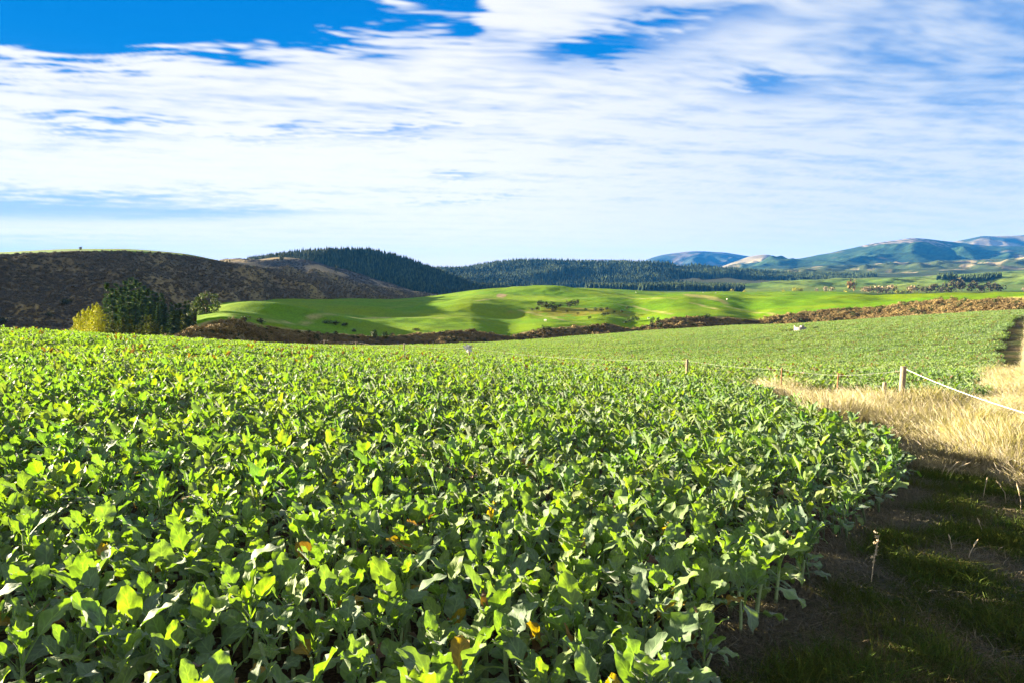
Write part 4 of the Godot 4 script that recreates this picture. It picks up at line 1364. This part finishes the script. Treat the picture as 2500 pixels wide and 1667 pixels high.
func wire(called: String, label: String, pts: Array, r: float, m: Material, group := "") -> void:
	var g := Geo.new()
	var path := []
	var rad := []
	for k in pts.size() - 1:
		for q in 8:
			var t := q / 8.0
			var p: Vector3 = pts[k].lerp(pts[k + 1], t)
			p.y -= pts[k].distance_to(pts[k + 1]) * 0.012 * 4.0 * t * (1.0 - t)
			path.append(p)
			rad.append(r)
	path.append(pts[pts.size() - 1])
	rad.append(r)
	g.tube(path, rad, 5)
	tag(part(called, g.mesh(), m, self), label, "wire", group)

func fences() -> void:
	var wood := mat(lin(0.34, 0.27, 0.19), 0.9)
	wood.albedo_texture = noise_tex(0.02, 0.6, 1.1, 61)
	wood.uv1_triplanar = true
	wood.uv1_scale = Vector3(6, 0.8, 6)
	var rust := mat(lin(0.20, 0.10, 0.05), 0.8)
	var steel := mat(lin(0.35, 0.35, 0.34), 0.6)
	var tape := mat(lin(0.80, 0.78, 0.72), 0.6)
	var pa := at(2200, 1012, 16)
	var strainer := post("thick round wooden strainer post in the dry grass", "", pa.x, 16.0, 1.12, 0.066, wood, "strainer_post")
	post("short brown post stump beside the thick strainer post", "", pa.x - 0.26, 16.3, 0.72, 0.05, wood)
	var line := [strainer + Vector3(0, -0.1, 0)]
	var spots := [[1913, 20.5, 0.9, 0.02, "thin rusty standard at the end of the dry grass strip"], [2051, 18.3, 0.85, 0.02, "thin rusty standard in the dry grass strip"], [1680, 25.0, 1.0, 0.045, "pale wooden post by the reddish grass between the two crop fields"], [1145, 42.0, 1.05, 0.05, "dark post with a scrap of white plastic caught on it"], [985, 56.0, 1.1, 0.05, "thin dark post between the white scrap and the gully"], [868, 72.0, 1.15, 0.055, "thin dark post where the crop meets the dark bank"], [790, 84.0, 1.15, 0.055, "small far post with the wire against the dark bank"], [720, 98.0, 1.2, 0.06, "farthest pale post on the wire before the dark bank"]]
	var order := [1, 0, 2, 3, 4, 5, 6, 7]
	for k in order:
		var s: Array = spots[k]
		var x: float = (s[0] - CX) / F * s[1] / cos(pitch)
		var top := post(s[4], "posts of the fence between the two crop fields", x, s[1], s[2], s[3], rust if k < 2 else wood)
		line.append(top + Vector3(0, -0.06, 0))
	var last: Vector3 = line[line.size() - 1]
	var end := gp(last.x - 22.0, -last.z + 12.0) + Vector3(0, 0.75, 0)
	line.append(end)
	wire("fence_wire", "thin wire strung along the posts between the crop fields", line, 0.002, steel)
	# scrap of plastic on the fourth post
	var sg := Geo.new()
	var sp: Vector3 = line[4]
	for k in 16:
		var a := Vector3(rng.randf_range(-0.34, 0.0), rng.randf_range(-0.30, 0.02), rng.randf_range(-0.12, 0.12))
		sg.flat3(a, a + Vector3(rng.randf_range(0.1, 0.35), rng.randf_range(-0.1, 0.2), rng.randf_range(-0.1, 0.1)), a + Vector3(rng.randf_range(-0.1, 0.2), rng.randf_range(0.1, 0.3), rng.randf_range(-0.1, 0.1)))
	var scrap := part("plastic_scrap", sg.mesh(), mat(lin(0.55, 0.55, 0.52), 0.5), self)
	scrap.position = sp
	tag(scrap, "torn scrap of white plastic caught on a dark fence post", "plastic")
	# the white rope
	var far_end := at(2640, 1046, 9.5)
	wire("fence_rope", "thick white rope running from the strainer post across the gap", [strainer + Vector3(0.05, -0.06, 0), far_end], 0.005, tape)
	post("wooden gate post holding the white rope", "", far_end.x, 9.5, far_end.y - gh(far_end.x, -9.5) + 0.05, 0.06, wood, "gate_post")
	# fence along the far right edge
	var rl := []
	var row_strip := [[24.0, 0.764, "nearest"], [31.0, 0.762, ""], [40.0, 0.760, ""], [51.0, 0.758, ""], [64.0, 0.756, ""], [78.0, 0.754, ""]]
	for a in row_strip:
		var top := post("pale wooden post along the bare strip, %s one up the slope" % nth(row_strip, a), "posts along the bare strip", a[0] * a[1], a[0], 1.15, 0.05, wood)
		rl.append(top + Vector3(0, -0.08, 0))
	for k in 3:
		var w := []
		for p in rl: w.append(p - Vector3(0, 0.3 * k, 0))
		wire("fence_wire", ["top", "middle", "bottom"][k] + " wire of the fence along the bare strip", w, 0.003, steel)
	# water trough out in the second field
	var tp := at(1954, 828, 108)
	var base := gp(tp.x, 108.0)
	var t := thing("water_trough", "round pale concrete water trough out in the far crop", "trough", base, 0.3)
	var conc := mat(lin(0.30, 0.29, 0.26), 0.8)
	conc.albedo_texture = noise_tex(0.03, 0.8, 1.05, 63)
	conc.uv1_triplanar = true
	var tg := Geo.new()
	tg.tube([Vector3(0, -0.1, 0), Vector3(0, 0.62, 0), Vector3(0, 0.66, 0), Vector3(0, 0.66, 0), Vector3(0, 0.3, 0)], [0.82, 0.86, 0.84, 0.74, 0.70], 24, Color.WHITE, false)
	part("tub", tg.mesh(), conc, t)
	var wg := Geo.new()
	wg.tube([Vector3(0, 0.50, 0), Vector3(0, 0.52, 0)], [0.72, 0.72], 24)
	part("water", wg.mesh(), mat(lin(0.02, 0.03, 0.03), 0.08), t)
	var cg := Geo.new()
	cg.tube([Vector3(0.3, 0.5, 0), Vector3(0.3, 0.86, 0), Vector3(0.3, 0.92, 0)], [0.34, 0.34, 0.26], 14)
	part("float_cover", cg.mesh(), conc, t)
	post("short white peg standing beside the water trough", "", tp.x - 0.95, 108.0, 1.0, 0.05, tape, "trough_peg")

# ------------------------------------------------------------------ crop
func gap(x: float, d: float) -> float:
	# thin places in the stand
	var g := nz.get_noise_2d(x * 28.0 + 500.0, d * 28.0)
	return smoothstep(0.22, 0.42, g)

func hole2(x: float, d: float) -> bool:
	# bare ring round the trough, wheel marks and openings in the second field
	var tx := (1954 - CX) / F * 108.0
	var a := Vector2((x - tx) / 3.4, (d - 108.0) / 3.2)
	if a.length() < 1.0: return true
	var b := Vector2((x - 69.0) / 6.0, (d - 172.0) / 4.0)
	if b.length() < 1.0: return true
	var g := nz2.get_noise_2d(x * 9.0 + 77.0, d * 26.0)
	return g > 0.46

func leaf_mat(c: Color, vertex: bool, tex: Texture2D) -> StandardMaterial3D:
	var m := mat(c, 0.58, vertex)
	m.metallic_specular = 0.36
	m.albedo_texture = tex
	m.backlight_enabled = true
	m.backlight = Color(0.95, 1.0, 0.30)
	m.heightmap_enabled = true
	m.heightmap_texture = tex
	m.heightmap_scale = 0.35
	m.heightmap_flip_texture = true
	m.rim_enabled = true
	m.rim = 0.8
	m.rim_tint = 0.0
	return m

func nth(list: Array, a: Array) -> String:
	var n := 1
	for b in list:
		if b[0] < a[0]: n += 1
	return ordinal(n)

func ordinal(n: int) -> String:
	var one := ["", "first", "second", "third", "fourth", "fifth", "sixth", "seventh", "eighth", "ninth", "tenth", "eleventh", "twelfth", "thirteenth", "fourteenth", "fifteenth", "sixteenth", "seventeenth", "eighteenth", "nineteenth", "twentieth"]
	if n <= 20: return one[n]
	if n % 10 == 0: return ["", "", "", "thirtieth", "fortieth", "fiftieth", "sixtieth"][n / 10]
	return ["", "", "twenty", "thirty", "forty", "fifty", "sixty"][n / 10] + "-" + one[n % 10]

func crop() -> void:
	var tex := leaf_texture()
	var r := RandomNumberGenerator.new()
	r.seed = 1001
	# --- leaves and stems shared by the plants that stand nearest
	var shapes := [[], [], []]
	for k in 3:
		for q in 9: shapes[k].append(kind_leaf(k, r, 20, 3, Color.WHITE).mesh())
	var stems := []
	for k in 5: stems.append(stem_geo(1.0, 0.040, 0.12, 30 + k, Color.WHITE, 8))
	var stem_mesh := []
	for s in stems: stem_mesh.append(s.mesh())
	var sm := mat(lin(0.32, 0.42, 0.20), 0.55)
	sm.albedo_texture = noise_tex(0.03, 0.75, 1.1, 71)
	sm.uv1_triplanar = true
	sm.uv1_scale = Vector3.ONE * 4.0
	var greens := []
	for c in GREEN: greens.append(leaf_mat(c.linear_to_srgb(), false, tex))
	greens.append(leaf_mat(lin(0.27, 0.42, 0.065), false, tex))
	var ym := leaf_mat(YELLOW.linear_to_srgb(), false, tex)
	var bm := leaf_mat(BROWN.linear_to_srgb(), false, tex)
	var om := leaf_mat(lin(0.42, 0.22, 0.06), false, tex)
	# --- places: a jittered grid
	var spots := []
	var step := 0.172
	for i in range(-230, 70):
		for j in range(-8, 150):
			var x := (i + r.randf_range(-0.42, 0.42)) * step
			var d := (j + r.randf_range(-0.42, 0.42)) * step
			var rr := Vector2(x, d).length()
			if rr < 1.45 or rr > 22.0: continue
			var az := rad_to_deg(atan2(x, d))
			if absf(az) > 47.0 and rr > 7.0 and not (az < 0.0 and rr < 12.0 and az > -100.0): continue
			if not in1(x, d): continue
			if r.randf() < gap(x, d) * 0.6: continue
			spots.append([x, d, rr, az])
	# the plants that show largest: nearest ones inside the frame
	var inside := []
	for k in spots.size():
		var s: Array = spots[k]
		var top: float = gh(s[0], -s[1]) + 0.35 - CAM.y
		var v: float = (-top / maxf(0.01, s[1]))
		if absf(s[0]) / maxf(0.01, s[1]) < 0.80 and v < 0.72 and s[1] > 1.0:
			inside.append([s[2], k])
	inside.sort_custom(func(a, b): return a[0] < b[0])
	var hero := {}
	for k in mini(300, inside.size()): hero[inside[k][1]] = true
	# rows from the front and order from the left, to tell the plants apart
	var rows := {}
	for k in hero:
		var row := int((spots[k][2] - inside[0][0]) / 0.2) + 1
		if not rows.has(row): rows[row] = []
		rows[row].append(k)
	var place := {}
	for row in rows:
		rows[row].sort_custom(func(a, b): return spots[a][3] < spots[b][3])
		for q in rows[row].size(): place[rows[row][q]] = "%s from left in the %s crop row" % [ordinal(q + 1), ordinal(row)]
	var where := []
	var tints := []
	for k in spots.size():
		var s: Array = spots[k]
		var pos := gp(s[0], s[1])
		if not hero.has(k):
			var sc := r.randf_range(0.75, 1.25)
			where.append(turned(pos, r.randf() * TAU, Vector3(sc, sc * r.randf_range(0.9, 1.2), sc), Vector2(r.randf_range(-0.12, 0.12), r.randf_range(-0.12, 0.12))))
			tints.append(Color(r.randf_range(0.85, 1.15), r.randf_range(0.9, 1.1), r.randf_range(0.8, 1.25)))
			continue
		var h := r.randf_range(0.16, 0.36)
		var edge := false
		for q in 8:
			var t := q * TAU / 8.0
			if not in1(s[0] + cos(t) * 0.45, s[1] + sin(t) * 0.45) and s[0] > 0.2: edge = true
		var pl := thing("crop_plant", "leafy green forage plant, " + place[k], "plant", pos, r.randf() * TAU, "leafy crop plants in the front rows")
		pl.rotation.x = r.randf_range(-0.10, 0.10)
		pl.rotation.z = r.randf_range(-0.10, 0.10)
		var st := part("stem", stem_mesh[k % 5], sm, pl)
		st.scale = Vector3(h * 1.0, h, h * 1.0) if h > 0.25 else Vector3(0.24, h, 0.24)
		var has := ""
		var big := r.randf_range(0.95, 1.45)
		for l in plant_leaves(r, h):
			var m: Material = greens[r.randi() % 4]
			if l[4] < 0.3 and r.randf() < 0.6: m = greens[4]
			var tinted := ""
			if l[4] > 0.60 and has == "":
				var q := r.randf()
				if q < 0.05: m = ym; tinted = "yellow"
				elif q < 0.10: m = bm; tinted = "brown"
				elif q < 0.13: m = om; tinted = "orange"
			var list: Array = shapes[l[2]]
			var lf := part("leaf", list[r.randi() % list.size()], m, pl)
			lf.transform = turned(Vector3(0, l[0], 0), l[1], Vector3.ONE * l[3] * big, Vector2(r.randf_range(-0.15, 0.15), r.randf_range(-0.3, 0.3)))
			if tinted != "":
				has = tinted
				lf.set_meta("label", tinted + " withered leaf")
		if has != "":
			pl.set_meta("label", "forage plant with a withered %s leaf, " % has + place[k])
			pl.set_meta("group", "crop plants with a %s leaf" % has)
		elif edge:
			pl.set_meta("label", "bare stemmed forage plant beside the track, " + place[k])
			pl.set_meta("group", "crop plants along the track edge")
	var pg := []
	for k in 12: pg.append(plant_geo(2000 + k, 12, 2, 14, 6).mesh())
	var lm := leaf_mat(Color.WHITE, true, tex)
	stuff("crop", "dense leafy forage crop filling the near field behind the front plants", "crop", pg, lm, where, tints, "crop_plants")
	# --- farther crop: square patches of plants
	var patches := []
	for k in 5:
		var g := Geo.new()
		var some := []
		for q in 5: some.append(plant_geo(3000 + k * 10 + q, 4, 1, 9, 4))
		for i in 7:
			for j in 7:
				var sc := r.randf_range(0.75, 1.25)
				g.add(some[r.randi() % 5], turned(Vector3((i - 3.0 + r.randf_range(-0.45, 0.45)) * 0.172, r.randf_range(-0.05, 0.03), (j - 3.0 + r.randf_range(-0.45, 0.45)) * 0.172), r.randf() * TAU, Vector3(sc, sc, sc)))
		patches.append(g.mesh())
	where = []
	tints = []
	var where2 := []
	var tints2 := []
	for i in range(-60, 190):
		for j in range(10, 215):
			var x := (i + r.randf_range(-0.2, 0.2)) * 1.15
			var d := (j + r.randf_range(-0.2, 0.2)) * 1.15
			var rr := Vector2(x, d).length()
			var az := rad_to_deg(atan2(x, d))
			if absf(az) > 47.0 or rr > reach(az) + 25.0: continue
			var f2 := in2(x, d)
			if not f2 and (rr < 21.6 or not in1(x, d)): continue
			if f2 and hole2(x, d): continue
			if not f2 and r.randf() < gap(x, d) * 0.5: continue
			var n := Vector3(gh(x - 0.6, -d) - gh(x + 0.6, -d), 1.2, gh(x, -d - 0.6) - gh(x, -d + 0.6)).normalized()
			var b := Basis(Quaternion(Vector3.UP, n)) * Basis(Vector3.UP, r.randi_range(0, 3) * PI / 2)
			var t := Transform3D(b.scaled_local(Vector3(1, r.randf_range(0.8, 1.15), 1)), gp(x, d))
			var hue := nz.get_noise_2d(x * 7.0, d * 7.0)
			var c := Color(1.0 + hue * 0.25, 1.0 + hue * 0.1, r.randf_range(0.85, 1.2))
			if f2:
				where2.append(t)
				tints2.append(c)
			else:
				where.append(t)
				tints.append(c)
	stuff("crop", "near field of forage crop running back to the fence", "crop", patches, lm, where, tints, "crop_plants")
	stuff("crop", "second field of paler forage crop rising beyond the fence", "crop", patches, lm, where2, tints2, "crop_plants")

# ------------------------------------------------------------------ grass of the track
func crop_edge(x: float, d: float) -> float:      # distance to the crop of the near field
	var best := 99.0
	var q := Vector2(x, d)
	for k in 12: best = minf(best, q.distance_to(Geometry2D.get_closest_point_to_segment(q, FIELD1[k], FIELD1[k + 1])))
	return best

func track_grass() -> void:
	var gm := mat(Color.WHITE, 0.8, true)
	gm.backlight_enabled = true
	gm.backlight = Color(0.8, 0.8, 0.5)
	var dry := []
	for k in 5: dry.append(tuft_geo(500 + k, 56, 0.36, 0.19, 0.40, 0.0012, Color(0.46, 0.41, 0.29), Color(0.68, 0.64, 0.50), true).mesh())
	var green := []
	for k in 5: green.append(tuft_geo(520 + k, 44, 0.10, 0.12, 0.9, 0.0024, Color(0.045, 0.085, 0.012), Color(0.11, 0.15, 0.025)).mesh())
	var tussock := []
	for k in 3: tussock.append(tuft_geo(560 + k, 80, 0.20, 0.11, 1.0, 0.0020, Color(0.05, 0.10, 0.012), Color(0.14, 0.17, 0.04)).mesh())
	var dead := []
	for k in 4: dead.append(tuft_geo(540 + k, 46, 0.12, 0.16, 1.6, 0.0026, Color(0.20, 0.165, 0.11), Color(0.42, 0.36, 0.25)).mesh())
	var brown := []
	for k in 3: brown.append(tuft_geo(570 + k, 46, 0.11, 0.12, 0.7, 0.0010, Color(0.18, 0.13, 0.08), Color(0.32, 0.25, 0.16), false).mesh())
	var wd := []; var td := []
	var wg := []; var tg := []
	var wk := []; var tk := []
	var wt := []; var tt := []
	var wb := []; var tb := []
	for k in 72000:
		var az := rng.randf_range(-4.0, 46.0)
		var rr := 1.2 * pow(50.0 / 1.2, pow(rng.randf(), 0.9))
		var x := sin(deg_to_rad(az)) * rr
		var d := cos(deg_to_rad(az)) * rr
		if in1(x, d) or in2(x, d): continue
		if d > 21.0 and x / d < 0.70 and (rng.randf() < 0.8 or d > 27.0): continue
		var pos := gp(x, d)
		var s := rng.randf_range(0.7, 1.3)
		var yaw := rng.randf() * TAU
		var n := nz2.get_noise_2d(x * 34, d * 34)
		var m := nz.get_noise_2d(x * 120 + 40, d * 120) + rng.randf_range(-0.08, 0.08)
		var e := crop_edge(x, d)
		# tall dry grass: beyond a slanting line across the track, and along the fence
		var band := smoothstep(-0.6, 1.3, (x - 4.6 - 0.05 * d) + n * 1.2) if d < 9.6 else 1.0
		if d < 9.6: band = maxf(band * smoothstep(5.6, 7.2, d), smoothstep(8.2, 10.2, d + n * 1.6))
		if d > 12.6: band = 0.12
		if d > 14.8 and d < 21.5 and absf(x - (9.1 - (d - 16.0) * 0.26)) < 0.9: band = 0.9
		if x / d > 0.70 and d > 16.0: band = 0.85
		band += n * 0.55
		var far := smoothstep(8.0, 26.0, rr)
		if band > 0.5:
			var tall := s * (0.35 + 0.75 * smoothstep(0.5, 1.25, band) + n * 0.5)
			wd.append(turned(pos, yaw, Vector3(s * lerpf(1.0, 1.8, far), tall, s * lerpf(1.0, 1.8, far)), Vector2(rng.randf_range(-0.15, 0.15), rng.randf_range(-0.3, 0.1))))
			td.append(Color(1, rng.randf_range(0.93, 1.03), rng.randf_range(0.85, 1.1)) * rng.randf_range(0.8, 1.1))
			if rng.randf() < 0.75: continue
		if e < 0.22 + n * 0.5 and d < 9.0 or m > 0.26 or rng.randf() < 0.2:
			wk.append(turned(pos, yaw, Vector3(s, s * 0.8, s)))
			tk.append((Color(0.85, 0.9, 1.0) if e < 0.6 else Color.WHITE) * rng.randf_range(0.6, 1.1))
		elif m < -0.16 and rng.randf() < 0.10:
			wt.append(turned(pos, yaw, Vector3(s, s * rng.randf_range(0.7, 1.2), s)))
			tt.append(Color(rng.randf_range(0.8, 1.3), rng.randf_range(0.9, 1.1), 1.0))
		elif n > 0.10 and x / d > 0.50 and d < 9.0 and rng.randf() < 0.5:
			wb.append(turned(pos, yaw, Vector3(s, s, s), Vector2(rng.randf_range(-0.2, 0.2), rng.randf_range(-0.2, 0.2))))
			tb.append(Color.WHITE * rng.randf_range(0.8, 1.15))
		else:
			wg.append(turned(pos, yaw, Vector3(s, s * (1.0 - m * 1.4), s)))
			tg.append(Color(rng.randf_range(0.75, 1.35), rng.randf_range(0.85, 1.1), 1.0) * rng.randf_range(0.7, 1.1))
	for k in 5000:
		var d := rng.randf_range(21.0, 100.0)
		var x := d * rng.randf_range(0.752, 0.84) + 0.25
		var s := rng.randf_range(1.2, 2.2)
		wd.append(turned(gp(x, d), rng.randf() * TAU, Vector3(s, s * 0.7, s)))
		td.append(Color.WHITE * rng.randf_range(0.7, 1.1))
	stuff("dry_grass", "tall dry tan grass along the track and fence", "grass", dry, gm, wd, td, "dry_blades")
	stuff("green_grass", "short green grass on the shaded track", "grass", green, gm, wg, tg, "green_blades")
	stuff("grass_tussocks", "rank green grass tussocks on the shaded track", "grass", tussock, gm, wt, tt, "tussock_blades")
	stuff("dead_grass", "withered matted grass along the crop edge and bare track", "grass", dead, gm, wk, tk, "dead_blades")
	stuff("brown_grass", "fine brown seeding grass beside the track", "grass", brown, gm, wb, tb, "brown_blades")
	# single dry stalks
	var stalkm := mat(lin(0.52, 0.42, 0.27), 0.85)
	var stalks := [[2125, 1440, 0.40, 0.03, "tall knobbly seed stalk standing by itself beside the crop edge", true], [2305, 1178, 0.30, 0.14, "leaning dry stalk at the rim of the shade", false], [2312, 1180, 0.34, 0.24, "dry stalk bent low over the rim of the shade", false], [2296, 1176, 0.24, 0.05, "short upright dry stalk at the rim of the shade", false], [2400, 1225, 0.28, 0.02, "upright pale stalk on the shaded turf", false], [2460, 1240, 0.34, -0.14, "pale stalk leaning over the shaded turf", false], [2360, 1380, 0.22, 0.06, "short pale stalk amid dark grass", false], [2325, 1360, 0.2, -0.05, "short bent pale stalk amid dark grass", false], [2494, 1270, 0.4, -0.08, "tall pale stalk close to the lit grass", false], [2400, 1320, 0.22, -0.07, "thin pale stalk in front of a dark tussock", false]]
	for s in stalks:
		var D := 4.0
		for it in 30:      # walk out to the ground along the line of sight
			var q := at(s[0], s[1], D)
			D += (q.y - gh(q.x, q.z)) * 1.5
			D = clampf(D, 2.5, 14.0)
		var b := at(s[0], s[1], D)
		b.y = gh(b.x, b.z)
		var t := thing("dry_stalk", s[4], "stalk", b)
		var h: float = s[2]
		var l: float = s[3]
		var sg := Geo.new()
		sg.tube([Vector3(0, -0.02, 0), Vector3(l * 0.3, h * 0.5, 0.01), Vector3(l, h * (1.0 - absf(l)), 0.02)], [0.0035, 0.003, 0.002], 5)
		part("stem", sg.mesh(), stalkm, t)
		var hg := Geo.new()
		if s[5]:
			var rr := RandomNumberGenerator.new()
			rr.seed = 8
			var cl := []
			for k in 9: cl.append([Vector3(l * (0.5 + k * 0.05) + rr.randf_range(-0.012, 0.012), h * (0.5 + k * 0.062), rr.randf_range(-0.012, 0.012)), Vector3.ONE * 0.012])
			leafy(hg, rr, cl, 18, 0.006, Color.WHITE, Color.WHITE)
		else:
			var a := Vector3(l * 0.62, h * (0.78 - absf(l) * 0.6), 0.015)
			var c := Vector3(l, h * (1.0 - absf(l)), 0.02)
			hg.tube([a, a.lerp(c, 0.3), a.lerp(c, 0.75), c + (c - a) * 0.15], [0.002, 0.0065, 0.0055, 0.001], 6)
		part("seed_head", hg.mesh(), stalkm, t)
